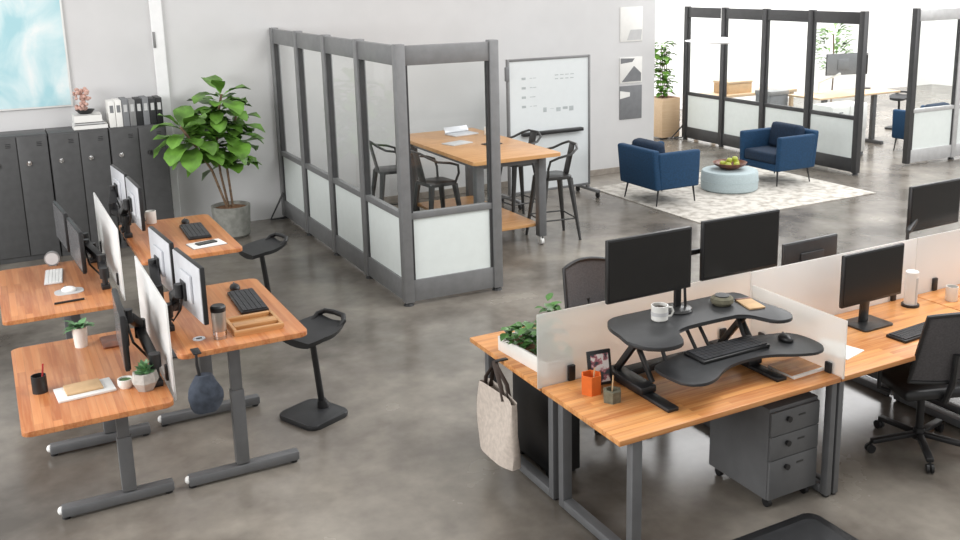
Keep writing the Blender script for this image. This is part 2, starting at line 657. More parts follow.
def fig_tree():
    t = thing('potted_fig_tree', 'tall fiddle leaf fig tree in round concrete pot by the wall', 'plant', (2.40, 11.28, 0))
    MB().lathe([(0, 0), (.17, 0), (.20, .03), (.222, .37), (.20, .37), (.195, .32), (0, .32)], 32).build('pot', 'pot', t)
    MB().lathe([(0, .345), (.10, .348), (.196, .332)], 24).build('soil', 'soil', t)
    b = MB()
    stems = [[(-.02, 0, .33), (-.08, .02, .75), (-.10, .0, 1.1), (-.06, 0, 1.42), (.0, 0, 1.66)],
             [(.03, .02, .33), (.0, .03, .8), (.08, .0, 1.15), (.14, 0, 1.40)],
             [(-.04, -.03, .33), (-.20, -.12, .82), (-.38, -.22, 1.14), (-.52, -.24, 1.36)]]
    for s in stems:
        b.tube(s, .014, 8)
    b.build('stem', 'bark', t)
    b = MB()
    r = random.Random(21)

    def along(s, u):
        u *= len(s) - 1
        i = min(int(u), len(s) - 2)
        return Vector(s[i]).lerp(Vector(s[i + 1]), u - i)
    for s, n, u0 in ((stems[0], 50, .36), (stems[1], 34, .35), (stems[2], 26, .5)):
        for k in range(n):
            u = u0 + (1 - u0) * (k + .5) / n
            a = k * 2.4 + r.uniform(-.4, .4)
            el = r.uniform(-.25, .45) + (.35 if u > .95 else 0)
            d = Vector((math.cos(a) * math.cos(el), .85 * math.sin(a) * math.cos(el), math.sin(el)))
            pb = along(s, u)
            if pb.x < -.2 and d.y > 0:
                d.y *= .1
            ln = r.uniform(.25, .41) * (1.1 - .35 * abs(u - .65))
            b.leaf(along(s, u) + d * .03, d, ln, ln * .72, r.uniform(.5, 1.5))
    b.build('foliage', 'leaf', t)


fig_tree()

# ------------------------------------------------------------------ office partitions


def partition_run(t, p0, p1, n, fr, top=2.34, posts=None, base_h=.2, glass='clear', panel='fpanel', d=.06):
    """a run of n glazed bays from p0 to p1, local coordinates"""
    p0, p1 = Vector(p0), Vector(p1)
    u = (p1 - p0).normalized()
    L = (p1 - p0).length
    s = Vector((-u.y, u.x, 0))
    rot = Matrix((u, s, Vector((0, 0, 1)))).transposed()

    def bx(b, a0, a1, z0, z1, dd, bev=.004):
        c0 = p0 + u * ((a0 + a1) / 2)
        w = a1 - a0
        b.box(c0.x - w / 2, c0.x + w / 2, c0.y - dd / 2, c0.y + dd / 2, z0, z1, bev, rot)
    for k in range(n + 1):
        if posts is not None and k not in posts:
            continue
        a = L * k / n
        b = MB()
        bx(b, a - .045, a + .045, .03, top + .015, d + .03, .006)
        po = b.build('post', fr, t)
        c = p0 + u * a
        MB().cyl((c.x, c.y, 0), (c.x, c.y, .035), .05, .03, 14).build('foot', 'black', po)
    for k in range(n):
        a0, a1 = L * k / n + .045, L * (k + 1) / n - .045
        b = MB()
        bx(b, a0, a1, top - .17, top, d)
        b.build('top_beam', fr, t)
        b = MB()
        bx(b, a0, a1, .035, .035 + base_h, d)
        b.build('base_beam', fr, t)
        b = MB()
        bx(b, a0, a1, .80, .86, d * .9)
        b.build('middle_rail', fr, t)
        b = MB()
        for q in (a0 + .012, a1 - .012):
            bx(b, q - .012, q + .012, .035 + base_h, top - .17, d * .8, 0)
        b.build('edge_trim', 'dframe', t)
        b = MB()
        bx(b, a0 + .02, a1 - .02, .035 + base_h, .80, .02, 0)
        b.build('lower_panel', panel, t)
        b = MB()
        bx(b, a0 + .02, a1 - .02, .86, top - .17, .006, 0)
        b.build('glass_pane', glass, t)


t = thing('glazed_partition', 'grey framed corner partition with clear glass over frosted panels around the meeting table', 'partition', (3.19, 7.88, 0))
partition_run(t, (0, 0, 0), (0, 3.93, 0), 4, 'frame')
partition_run(t, (0, 0, 0), (.90, -.02, 0), 1, 'frame', posts=(1,))
b = MB()
b.tube([(-.04, 3.86, .34), (-.22, 3.86, .02), (-.05, 3.86, .02)], .014)
b.build('brace', 'black', t)

t = thing('glazed_partition', 'dark framed glass partition of four bays behind the blue armchairs', 'partition', (11.05, 9.82, 0))
partition_run(t, (0, 0, 0), (0, 3.93, 0), 4, 'dframe', glass='clear', panel='fpanel')
MB().tube([(.0, 3.93, .3), (-.25, 4.02, .02), (-.02, 4.0, .02)], .014).build('brace', 'black', t)
t = thing('glazed_partition', 'pale framed glass partition end-on beside the gap to the far office', 'partition', (12.24, 9.9, 0))
partition_run(t, (0, 0, 0), (3.0, -.05, 0), 3, 'lframe', posts=(1, 2, 3))
b = MB()
b.box(-.05, .02, -.045, .045, .03, 2.36, .005)
b.build('end_post', 'dframe', t, label='dark end post')

# ------------------------------------------------------------------ meeting table, stools, whiteboard


def meeting_table():
    x, y = 4.88, 9.9
    t = thing('meeting_table', 'bar-height wooden meeting table on grey legs inside the glazed corner', 'table', (x, y, 0))
    w, l, z = .53, 1.08, 1.05
    MB().prism(rrect(-w, w, -l, l, .03), z - .04, z, .004).build('tabletop', 'tan', t)
    for sx in (-1, 1):
        for sy in (-1, 1):
            lx, ly = sx * (w - .15), sy * (l - .2)
            lg = MB().box(lx - .045, lx + .045, ly - .045, ly + .045, .1, z - .04, .005).build('leg', 'steel', t)
            b = MB()
            b.cyl((lx - .018, ly, .04), (lx + .018, ly, .04), .04, n=16)
            b.box(lx - .026, lx + .026, ly - .02, ly + .02, .05, .1, .004)
            b.build('caster', 'white', lg)
    b = MB()
    ix, iy = w - .15, l - .2
    b.box(-ix, ix, -iy - .02, -iy + .02, z - .12, z - .04).box(-ix, ix, iy - .02, iy + .02, z - .12, z - .04)
    b.box(-ix - .02, -ix + .02, -iy, iy, z - .12, z - .04).box(ix - .02, ix + .02, -iy, iy, z - .12, z - .04)
    b.build('apron', 'steel', t)
    MB().box(-ix, ix, -iy + .05, iy - .05, .20, .235, .004).build('lower_shelf', 'tan', t)


meeting_table()


def bar_stool():
    t = thing('bar_stool', 'x', 'stool', (0, 0, 0))
    MB().prism(rrect(-.17, .17, -.18, .18, .05), .70, .735, .008).build('seat', 'gun', t)
    for sx in (-1, 1):
        for sy in (-1, 1):
            b = MB()
            b.cyl((sx * .235, sy * .23, 0), (sx * .145, sy * .15, .705), .016, .034, 6)
            b.build('leg', 'gun', t)
    b = MB()
    q = [(.205, .2, .25), (.205, -.2, .25), (-.205, -.2, .25), (-.205, .2, .25)]
    for i in range(4):
        b.cyl(q[i], q[(i + 1) % 4], .009, n=8)
    b.build('footrest', 'gun', t)
    pts = []
    for y in (1, -1):
        seg = [(.13, .19, .73), (.15, .235, .84), (.13, .255, .93), (.03, .26, .965), (-.12, .25, .99), (-.21, .2, 1.04), (-.245, .1, 1.075)]
        pts += [(p[0], p[1] * y, p[2]) for p in (seg if y == 1 else seg[::-1])]
    MB().tube(pts, .014, 8).build('arm_rail', 'gun', t)
    b = MB()
    b.bar((-.16, 0, .72), (-.245, 0, 1.07), .13, .012, .003, up=(1, 0, 0))
    b.build('back_splat', 'gun', t)
    return t


s0 = bar_stool()
s0.location = (5.52, 9.20, 0)
s0.rotation_euler = (0, 0, R(172))
s0['label'] = 'dark metal bar stool with arms at the open near corner of the meeting table'
s0['group'] = 'metal bar stools at the meeting table'
g = 'metal bar stools at the meeting table'
dup(s0, (5.58, 10.12, 0), R(185), 'dark metal bar stool between the meeting table and the whiteboard tray', g)
dup(s0, (4.27, 9.60, 0), R(6), 'dark metal bar stool right behind the glass corner post, pulled close to the table', g)
dup(s0, (4.12, 10.55, 0), R(-5), 'dark metal bar stool deep inside the glazed corner, nearer the back wall', g)

t = thing('laptop', 'silver laptop lying open on the meeting table', 'laptop', (5.05, 10.55, 1.05), R(8))
MB().box(-.17, .17, -.12, .12, 0, .018, .004).build('base', 'silver', t)
MB().box(-.17, .17, .115, .128, .015, .09, .003, Matrix.Rotation(R(-35), 3, 'X')).build('lid', 'silver', t)
tag(MB().box(-.15, .15, -.105, .105, 0, .012, .002).build('magazine', 'pgrey', loc=(4.72, 9.98, 1.05)), 'pale magazine lying open in the middle of the meeting table', 'magazine').rotation_euler = (0, 0, .3)
tag(MB().box(-.10, .10, -.07, .07, 0, .01, .003).build('tablet', 'soft', loc=(5.03, 9.72, 1.05)), 'small dark tablet on the meeting table beside the magazine', 'tablet').rotation_euler = (0, 0, .2)


def mug(label, loc, rz=0, r=.042, h=.095, mt='ceram', band=None, group=None):
    t = thing('mug', label, 'mug', loc, rz, group)
    MB().lathe([(0, 0), (r * .9, 0), (r, .006), (r, h), (r * .9, h), (r * .88, .01), (0, .01)], 24).build('cup', mt, t)
    MB().tube([(r * .95, 0, h * .82), (r * 1.45, 0, h * .78), (r * 1.65, 0, h * .5), (r * 1.4, 0, h * .22), (r * .95, 0, h * .2)], .0065, 8).build('handle', mt, t)
    MB().lathe([(0, h * .8), (r * .88, h * .8)], 20).build('coffee', 'strap', t)
    if band:
        MB().lathe([(r + .001, h * .35), (r + .001, h * .6)], 24).build('band', band, t)
    return t


mug('white mug on the far side of the meeting table by the laptop', (5.30, 10.35, 1.05), .5)


def whiteboard():
    t = thing('whiteboard', 'tall mobile whiteboard with faint notes and dark pen tray by the wall', 'whiteboard', (6.47, 10.85, 0), R(1))
    w, z0, z1 = .60, .17, 1.86
    MB().box(-w, w, -.012, .012, z0, z1).build('board', 'board', t)
    b = MB()
    b.box(-w - .03, -w, -.025, .025, z0 - .03, z1 + .03, .004).box(w, w + .03, -.025, .025, z0 - .03, z1 + .03, .004)
    b.box(-w, w, -.025, .025, z1, z1 + .03, .004).box(-w, w, -.025, .025, z0 - .03, z0, .004)
    b.build('frame', 'frame', t)
    MB().box(-w + .16, w - .12, -.09, -.014, .90, .945, .006).build('pen_tray', 'black', t)
    b = MB()
    r = random.Random(3)
    for row in range(4):
        z = 1.62 - row * .12
        b.box(-.42, -.36, -.0135, -.0125, z, z + .03)
        for q in range(2):
            x = -.30 + q * .05
            b.box(x, x + r.uniform(.03, .06), -.0135, -.0125, z + .012, z + .02)
    for q in range(5):
        x = -.1 + q * .1
        b.box(x, x + r.uniform(.04, .08), -.0135, -.0125, 1.2 + r.uniform(-.03, .03), 1.215 + r.uniform(-.01, .03))
    for q in range(4):
        x = .08 + q * .08
        b.box(x, x + .055, -.0135, -.0125, 1.65, 1.66)
        b.box(x, x + .05, -.0135, -.0125, 1.60, 1.612)
    b.build('handwriting', 'ink', t)
    MB().box(-w - .07, -w - .02, -.06, -.01, 1.62, 1.80, .01).build('eraser_holder', 'grey', t)
    for sx in (-1, 1):
        f = MB().box(sx * w - .025, sx * w + .025, -.27, .27, .07, .11, .006).build('foot', 'frame', t)
        for sy in (-1, 1):
            b = MB()
            b.cyl((sx * w - .014, sy * .24, .035), (sx * w + .014, sy * .24, .035), .035, n=14)
            b.box(sx * w - .02, sx * w + .02, sy * .24 - .02, sy * .24 + .02, .04, .075)
            b.build('caster', 'black', f)
        MB().box(sx * w - .02, sx * w + .02, -.02, .02, .09, .13).build('upright', 'frame', t)


whiteboard()

# posters on the wall end
for z0, z1, kind, lab in ((1.95, 2.45, 0, 'white poster with a pale grey slanted shape, topmost on the wall end'),
                          (1.34, 1.72, 1, 'white poster of a bar over a grey triangle, second on the wall end'),
                          (.80, 1.30, 2, 'grey poster with a white notch, lowest of three on the wall end')):
    t = thing('poster', lab, 'poster', (8.49, WY, z0), 0, 'graphic posters on the wall end')
    h = z1 - z0
    MB().box(-.2, .2, -.012, -.001, 0, h, .002).build('sheet', 'paper' if kind < 2 else 'grey', t)
    b = MB()
    if kind == 0:
        p = [(-.08, .02), (.17, .02), (.19, .17), (-.02, .17)]
        mt = 'pgrey'
    elif kind == 1:
        p = [(-.17, .02), (.18, .02), (.18, .14), (.05, .25)]
        mt = 'grey'
    else:
        p = [(-.199, h - .19), (-.02, h - .16), (-.02, h - .10), (-.199, h - .07)]
        mt = 'paper'
    v = [b.bm.verts.new((x, -.0135, z)) for x, z in p]
    b.bm.faces.new(v)
    if kind == 1:
        v = [b.bm.verts.new((x, -.0135, z)) for x, z in ((-.19, h - .09), (.02, h - .07), (.06, h - .02), (-.19, h - .01))]
        b.bm.faces.new(v)
    b.build('printed_shape', mt, t, smooth=False)

# ------------------------------------------------------------------ lounge
t = thing('rug', 'large cream mottled rug under the blue armchairs', 'rug', (8.82, 9.98, 0))
MB().box(-1.5, 1.5, -1.18, 1.18, 0, .012, .004).build('pile', 'rug', t)


def armchair():
    t = thing('armchair', 'x', 'armchair')
    for s in (-1, 1):
        b = MB()
        b.box(-.30, .33, s * .36 - .045, s * .36 + .045, .21, .69, .03, seg=3)
        for v in b.bm.verts:
            if v.co.z > .6:
                v.co.y += s * .015
                if v.co.x < -.1:
                    v.co.x -= .04
        b.build('arm', 'blue', t)
    b = MB()
    b.box(-.37, -.26, -.40, .40, .21, .73, .03, seg=3)
    for v in b.bm.verts:
        if v.co.z > .6:
            v.co.x -= .05
    b.build('backrest', 'blue', t)
    MB().box(-.27, .31, -.32, .32, .20, .30, .01).build('seat_base', 'blue', t)
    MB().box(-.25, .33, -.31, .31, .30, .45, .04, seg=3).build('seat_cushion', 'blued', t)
    b = MB()
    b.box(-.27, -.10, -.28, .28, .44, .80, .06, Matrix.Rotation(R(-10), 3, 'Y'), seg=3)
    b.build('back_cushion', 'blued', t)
    for sx in (-1, 1):
        for sy in (-1, 1):
            MB().cyl((sx * .31 - .01, sy * .35, 0), (sx * .28, sy * .33, .21), .009, .014, 8).build('leg', 'black', t)
    return t


ac = armchair()
ac.location = (7.70, 10.08, .012)
ac['label'] = 'blue armchair seen from behind, nearest the whiteboard and wall posters'
ac['group'] = 'blue armchairs on the rug'
dup(ac, (9.80, 10.15, .012), PI, 'blue armchair with its seat facing the low ottoman, in front of the dark partition', 'blue armchairs on the rug')
dup(ac, (13.5, 10.62, 0), R(95), 'blue armchair half hidden by the pale partition near the far stool')['group'] = 'blue armchairs beyond the rug'

t = thing('ottoman', 'round pale blue ottoman between the two armchairs', 'ottoman', (8.87, 10.06, .012))
MB().lathe([(0, 0), (.36, 0), (.385, .02), (.39, .13), (.385, .24), (.37, .265), (.30, .275), (0, .28)], 40).build('cushion', 'aqua', t)
MB().lathe([(.388, .135), (.394, .14), (.388, .145)], 40).build('seam', 'aqua', t)
tag(MB().lathe([(0, 0), (.09, 0), (.21, .06), (.235, .095), (.222, .095), (.20, .068), (.08, .015), (0, .015)], 28).build('fruit_bowl', 'bowl', loc=(8.86, 10.05, .292)), 'dark wooden fruit bowl on the pale blue ottoman', 'bowl')
ap = [(-.075, -.06, .07), (.03, -.085, .07), (.10, .0, .075), (.04, .075, .07), (-.06, .06, .07), (-.005, 0, .115), (.05, -.03, .135)]
al = ['at the front rim of', 'near the front rim of', 'on the partition side of', 'at the back rim of', 'on the whiteboard side of', 'on top of the heap in', 'second on top of the heap in']
for p, l in zip(ap, al):
    t = thing('apple', 'green apple ' + l + ' the dark bowl', 'apple', (8.86 + p[0] * 1.15, 10.05 + p[1] * 1.15, .292 + p[2] - .035), 0, 'green apples in the bowl')
    MB().lathe([(0, .004), (.02, 0), (.038, .022), (.042, .045), (.03, .068), (.012, .073), (0, .066)], 14).build('flesh', 'apple', t)
    MB().cyl((0, 0, .066), (.004, 0, .084), .0025, n=5).build('stem', 'bark', t)

t = thing('pendant_lamp', 'wide white disc pendant lamp hanging before the dark partition', 'lamp', (9.62, 11.2, 1.90))
MB().lathe([(0, .0), (.14, .0), (.42, .03), (.52, .042), (.42, .046), (.16, .075), (.08, .09), (0, .09)], 48).build('shade', 'lamp', t)
MB().cyl((0, 0, .12), (0, 0, 2.2), .004, n=6).build('cord', 'white', t)
MB().cyl((0, 0, 2.2), (0, 0, 2.24), .05, n=16).build('ceiling_cup', 'white', t)

# ------------------------------------------------------------------ far office behind the dark partition
t = thing('planter_box', 'tall pale wooden planter crate with bushy plant past the wall end', 'planter', (10.84, 14.10, 0))
MB().box(-.2, .2, -.2, .2, .03, .74, .006).build('crate', 'pale', t)
MB().box(-.18, .18, -.18, .18, .70, .745).build('soil', 'soil', t)
b = MB()
r = random.Random(5)
for k in range(110):
    h = r.uniform(.8, 1.72)
    a = r.uniform(0, 2 * PI)
    d = (math.cos(a), math.sin(a), r.uniform(-.1, .6))
    ln = r.uniform(.14, .24)
    b.leaf((r.uniform(-.16, .02), r.uniform(-.08, .08), h), d, ln, ln * .7, 1.0, 4)
b.build('foliage', 'leaf', t)
b = MB()
for k in range(4):
    b.tube([(-.06 + .04 * k, 0, .72), (-.1 + .05 * k, .02, 1.2), (-.08 + .03 * k, 0, 1.65)], .008, 6)
b.build('stem', 'bark', t)
for sx in (-.16, .16):
    for sy in (-.16, .16):
        MB().box(sx - .03, sx + .03, sy - .03, sy + .03, .0, .03).build('foot', 'black', t)


def perch_stool():
    t = thing('perch_stool', 'x', 'stool')
    MB().prism(rrect(-.17, .17, -.19, .19, .06), 0, .035, .01).build('base', 'soft', t)
    b = MB()
    b.cyl((.10, .01, .03), (.085, .01, .09), .045, .03, 16)
    b.cyl((.085, .01, .08), (.03, .01, .59), .023, .021, 14)
    b.build('column', 'black', t)

    def seat(u, v):
        x = -.12 + .34 * u
        wv = .10 + .09 * math.sin(PI * min(1, u * .8 + .12))
        y = (v - .5) * 2 * wv
        z = .61 + .03 * max(0, u - .45) ** 1.2 * 1.6 - .02 * max(0, .3 - u) / .3 + .02 * (2 * v - 1) ** 2 * (u)
        return (x, y, z)
    b = MB()
    b.grid(seat, 10, 8)
    b.grid(lambda u, v: (seat(u, v)[0], seat(u, v)[1] * .92, seat(u, v)[2] - .05 + .015 * (2 * v - 1) ** 2), 10, 8)
    e = [x for x in b.bm.edges if x.is_boundary]
    bmesh.ops.bridge_loops(b.bm, edges=e)
    b.build('seat', 'soft', t)
    pts = [(.14, -.13, .61), (.20, -.13, .655), (.235, -.09, .675), (.24, 0, .68), (.235, .09, .675), (.20, .13, .655), (.14, .13, .61)]
    MB().tube(pts, .018, 10).build('handle', 'black', t)
    return t


# ------------------------------------------------------------------ left cluster desks


def t_leg_desk(label, x0, x1, y0, y1, z, legy, footx, colx, feet_group):
    t = thing('standing_desk', label, 'desk', (0, 0, 0), 0, feet_group)
    cx, cy = (x0 + x1) / 2, (y0 + y1) / 2
    t.location = (cx, cy, 0)
    a, bb = (x1 - x0) / 2, (y1 - y0) / 2
    MB().prism(rrect(-a, a, -bb, bb, .045), z - .03, z, .004).build('tabletop', 'woody', t)
    for ly in legy:
        y = ly - cy
        x = colx - cx
        b = MB()
        b.box(x - .038, x + .038, y - .03, y + .03, .08, z * .62, .004)
        b.box(x - .032, x + .032, y - .024, y + .024, z * .6, z - .06, .004)
        b.box(x - .26, x + .26, y - .025, y + .025, z - .062, z - .03, .003)
        lg = b.build('leg', 'steel', t)
        fb = MB().box(footx[0] - cx, footx[1] - cx, y - .035, y + .035, .015, .075, .012).build('foot', 'steel', lg)
        for fx in (footx[0] - cx + .022, footx[1] - cx - .03):
            MB().cyl((fx, y, 0), (fx, y, .018), .022, n=12).build('glide', 'black', lg)
        MB().ball((footx[0] - cx, y, .05), .024, (.8, 1, 1), 8).build('end_cap', 'white', lg)
    b = MB()
    b.box(colx - cx - .02, colx - cx + .02, legy[0] - cy + .025, legy[1] - cy - .025, z - .10, z - .055)
    b.build('cross_bar', 'steel', t)
    return t


g = 'standing desks of the butcher block cluster'
t_leg_desk('raised standing desk with steel tumbler and wooden tray, nearest the black perch stool', .79, 1.525, 5.34, 6.57, .89, (5.52, 6.46), (.80, 1.46), 1.12, g)
t_leg_desk('low standing desk with succulent and white candle by the frosted screen', -.02, .735, 5.27, 6.63, .66, (5.53, 6.38), (.12, .72), .48, g)
t_leg_desk('raised standing desk with notebook and cup in front of the fig tree', .90, 1.645, 7.40, 8.72, .89, (7.68, 8.46), (.93, 1.58), 1.25, g)
t_leg_desk('low standing desk with white mouse and black pen, beside the lockers end', -.05, .70, 7.22, 8.62, .66, (7.5, 8.35), (.05, .66), .42, g)


def divider(label, x0, x1, y0, y1, z0, z1, mt, group, clampz, along):
    t = thing('desk_divider', label, 'desk divider', ((x0 + x1) / 2, (y0 + y1) / 2, z0), 0, group)
    a, b_, h = (x1 - x0) / 2, (y1 - y0) / 2, z1 - z0
    MB().box(-a, a, -b_, b_, 0, h, .003).build('panel', mt, t)
    for s in (-.72, .72):
        px, py = (s * a, 0) if along == 'x' else (0, s * b_)
        wx, wy = (.022, .02) if along == 'x' else (.02, .022)
        b = MB().box(px - wx, px + wx, py - wy, py + wy, clampz - z0, clampz - z0 + .09, .004)
        b.build('clamp', 'black', t)
    return t


g = 'white screens between the standing desks'
divider('white screen standing between the tumbler desk and the succulent desk', .755, .767, 5.42, 6.56, .60, 1.17, 'wfrost', g, .67, 'y')
divider('white screen farther off, towards the lockers, behind the notebook desk', .755, .767, 7.46, 8.95, .60, 1.15, 'wfrost', g, .67, 'y')

# ------------------------------------------------------------------ monitors


def monitor(label, w, h, loc, rz, body='black', scr='screen', stand=None, group=None, tilt=0):
    """origin at the bottom edge centre of the panel (or on the desk when it has a stand); screen faces local -y"""
    t = thing('monitor', label, 'monitor', loc, rz, group)
    z = stand or 0
    rot = Matrix.Rotation(R(tilt), 3, 'X')
    MB().box(-w / 2, w / 2, -.006, .020, z, z + h, .006).build('housing', 'black', t)
    MB().box(-w / 2 + .012, w / 2 - .012, -.008, -.005, z + .018, z + h - .012).build('screen', scr, t)
    MB().box(-w / 2 + .006, w / 2 - .006, .018, .026, z + .006, z + h - .006, .004).build('back_shell', body, t)
    MB().box(-.11, .11, .025, .042, z + h * .25, z + h * .75, .008).build('back_cover', body, t)
    if stand:
        b = MB()
        b.bar((0, .055, .01), (0, .045, z + h * .45), .075, .018, .004, up=(0, 1, 0))
        b.build('neck', 'gun', t)
        MB().prism(rrect(-.13, .13, -.08, .13, .02), 0, .012, .003).build('base', 'gun', t)
    return t


def place_m(label, p0, p1, zb, h, **k):
    """panel whose lower edge runs from p0 to p1 in plan; the screen faces right of that run"""
    p0, p1 = Vector(p0), Vector(p1)
    d = p1 - p0
    return monitor(label, d.length, h, ((p0.x + p1.x) / 2, (p0.y + p1.y) / 2, zb), math.atan2(d.y, d.x), **k)


def arm(mon, base, mount, zd, off=(0, .0)):
    """desk arm of a monitor: a part of it, clamped to the desk at base, bolted to the panel at mount"""
    inv = (Matrix.Translation(mon.location) @ Matrix.Rotation(mon.rotation_euler.z, 4, 'Z')).inverted()
    wl = Matrix.Translation((base[0], base[1], zd))
    mx, my, mz = mount[0] - base[0], mount[1] - base[1], mount[2] - zd
    ph = max(.14, mz - .14)
    kx, ky = mx * .5 + off[0], my * .5 + off[1]
    dx = 1 if mx > 0 else -1
    b = MB()
    b.bar((0, 0, ph - .02), (kx, ky, ph), .055, .045, .012)
    b.cyl((0, 0, ph - .06), (0, 0, ph + .02), .034, n=14).cyl((kx, ky, ph - .04), (kx, ky, ph + .07), .034, n=14)
    b.bar((kx, ky, ph + .04), (mx - dx * .03, my, mz), .06, .05, .014)
    a = b.build('arm', 'black', mon)
    a.matrix_basis = inv @ wl
    MB().box(-.03, .03, -.04, .04, 0, .035, .004).box(-.02, .02, -.03, .03, -.07, 0.002, .004).build('clamp', 'black', a)
    MB().cyl((0, 0, .02), (0, 0, ph), .02, n=14).build('pole', 'black', a)
    b = MB()
    b.cyl((mx - dx * .03, my, mz - .04), (mx - dx * .03, my, mz + .04), .028, n=14)
    b.box(mx - dx * .014, mx, my - .055, my + .055, mz - .055, mz + .055, .004)
    b.build('head', 'black', a)
    MB().tube([(0, 0, ph - .05), (kx * .6, ky * .6, ph - .10), (mx * .7, my * .7, mz - .13), (mx - dx * .02, my, mz - .05)], .008, 6).build('cable', 'black', a)


g = 'silver-backed monitors on arms'
mn = place_m('silver-backed monitor over the tumbler desk, nearer the desk edge', (.965, 5.36), (.915, 5.885), 1.03, .335, body='silver', group=g)
arm(mn, (.815, 5.80), (.90, 5.64, 1.17), .89, (.02, .14))
mn = place_m('silver-backed monitor over the tumbler desk, nearer the gap between desks', (.915, 6.00), (.875, 6.52), 1.03, .335, body='silver', group=g)
arm(mn, (.80, 6.12), (.855, 6.26, 1.17), .89, (-.02, -.14))
mn = place_m('silver-backed monitor over the notebook desk, nearer the cup', (1.0, 7.83), (.985, 8.39), 1.02, .345, body='silver', group=g)
arm(mn, (.92, 8.24), (.95, 8.10, 1.19), .89, (-.03, .12))
mn = place_m('silver-backed monitor over the notebook desk, closest to the lockers', (.985, 8.48), (.945, 9.02), 1.02, .345, body='silver', group=g)
arm(mn, (.92, 8.44), (.925, 8.74, 1.19), .89, (-.06, .0))
g = 'glare-grey screens facing the low desks'
mn = place_m('glare-grey monitor seen almost edge-on above the succulent desk', (.572, 6.22), (.545, 5.64), .74, .335, scr='glare_screen', group=g)
arm(mn, (.69, 5.56), (.585, 5.95, .97), .66, (.05, .30))
mn = place_m('glare-grey monitor over the mouse desk, nearer the desk edge', (.50, 8.44), (.535, 7.85), .74, .33, scr='glare_screen', group=g)
arm(mn, (.66, 7.66), (.56, 8.1, .91), .66, (.06, .0))
mn = place_m('glare-grey monitor over the mouse desk, closer to the lockers', (.45, 9.18), (.49, 8.60), .74, .33, scr='glare_screen', group=g)
arm(mn, (.66, 8.48), (.515, 8.85, .91), .66, (.04, .0))

# ------------------------------------------------------------------ items on the left desks


def keyboard(label, loc, rz, l=.44, w=.14, group=None):
    t = thing('keyboard', label, 'keyboard', loc, rz, group)
    MB().box(-l / 2, l / 2, -w / 2, w / 2, 0, .018, .005).build('case', 'black', t)
    b = MB()
    for r_ in range(5):
        n = 15
        for c in range(n):
            x = -l / 2 + .012 + c * (l - .024) / n
            y = -w / 2 + .010 + r_ * (w - .02) / 5
            if r_ == 0 and 4 <= c <= 9:
                if c == 4:
                    b.box(x, x + 6 * (l - .024) / n - .003, y, y + (w - .02) / 5 - .003, .017, .025)
                continue
            b.box(x, x + (l - .024) / n - .003, y, y + (w - .02) / 5 - .003, .017, .025)
    b.build('keys', 'key', t)
    return t


def mouse(label, loc, rz, mt='black'):
    t = thing('mouse', label, 'mouse', loc, rz)
    b = MB().ball((0, 0, .012), .055, (.60, 1, .50))
    for v in b.bm.verts:
        v.co.z = max(0, v.co.z)
    b.build('body', mt, t)
    MB().cyl((-.003, .025, .036), (.003, .025, .036), .008, n=10).build('wheel', 'grey', t)
    return t


keyboard('black keyboard on the tumbler desk', (1.345, 6.06, .89), R(88), .46, .17)
mouse('black mouse at the far end of the tumbler desk keyboard', (1.34, 6.38, .89), R(0))
keyboard('black keyboard on the notebook desk near the fig tree', (1.42, 8.10, .89), R(88), .50, .18)
mouse('black mouse at the far end of the notebook desk keyboard', (1.41, 8.46, .89), R(0))

t = thing('tumbler', 'brushed steel tumbler with black lid on the raised desk', 'tumbler', (1.05, 5.50, .89))
MB().lathe([(0, 0), (.036, 0), (.038, .01), (.042, .17), (0, .17)], 24).build('body', 'steelb', t)
MB().lathe([(.043, .165), (.044, .19), (.036, .20), (.02, .20), (0, .198)], 24).build('lid', 'black', t)
MB().lathe([(.0385, .02), (.0405, .05)], 24).build('band', 'chrome', t)
t = thing('desk_tray', 'pale wooden desk tray with a slot, beside the tumbler', 'tray', (1.27, 5.62, .89), R(0))
MB().prism(rrect(-.145, .145, -.16, .12, .02), 0, .012, .002).build('tray_base', 'tan', t)
b = MB()
b.box(-.145, .145, -.16, -.135, .01, .035, .004).box(-.145, -.125, -.135, .12, .01, .035, .004).box(.125, .145, -.135, .12, .01, .035, .004)
b.box(-.125, .125, .09, .12, .01, .035, .004).box(-.125, .125, -.08, -.0, .01, .036, .003)
b.build('tray_rim', 'tan', t)
t = thing('cable_grommet', 'silver cable grommet set into the raised desk', 'grommet', (.94, 5.55, .89))
MB().lathe([(0, .003), (.018, .003), (.02, .005), (.034, .005), (.036, 0)], 20).build('ring', 'silver', t)
MB().box(-.016, .016, -.007, .007, .003, .006).build('slot', 'black', t)

# slate pouch hung at the desk edge
t = thing('hanging_bag', 'slate cloth bag hanging from the edge of the tumbler desk', 'bag', (.905, 5.31, .545))
b = MB()


def bag(u, v):
    a = 2 * PI * u
    w = .035 + .095 * math.sin(PI * min(1, .12 + v * .80)) ** .8
    dp = .02 + .035 * math.sin(PI * min(1, .1 + v * .8))
    k = 1 + .08 * math.sin(5 * a + v * 6)
    return (.82 * w * k * math.cos(a) * (1 - v * .25), dp * k * math.sin(a), .22 * v)


b.grid(bag, 24, 10)
bmesh.ops.remove_doubles(b.bm, verts=b.bm.verts[:], dist=.0005)
bmesh.ops.holes_fill(b.bm, edges=[e for e in b.bm.edges if e.is_boundary])
b.build('pouch', 'navy', t)
MB().tube([(-.02, 0, .21), (-.03, .0, .28), (-.03, .0, .345), (-.02, .01, .348)], .009, 8).build('strap', 'black', t)
MB().box(-.045, .0, -.005, .09, .345, .352, .002).build('hook', 'black', t)

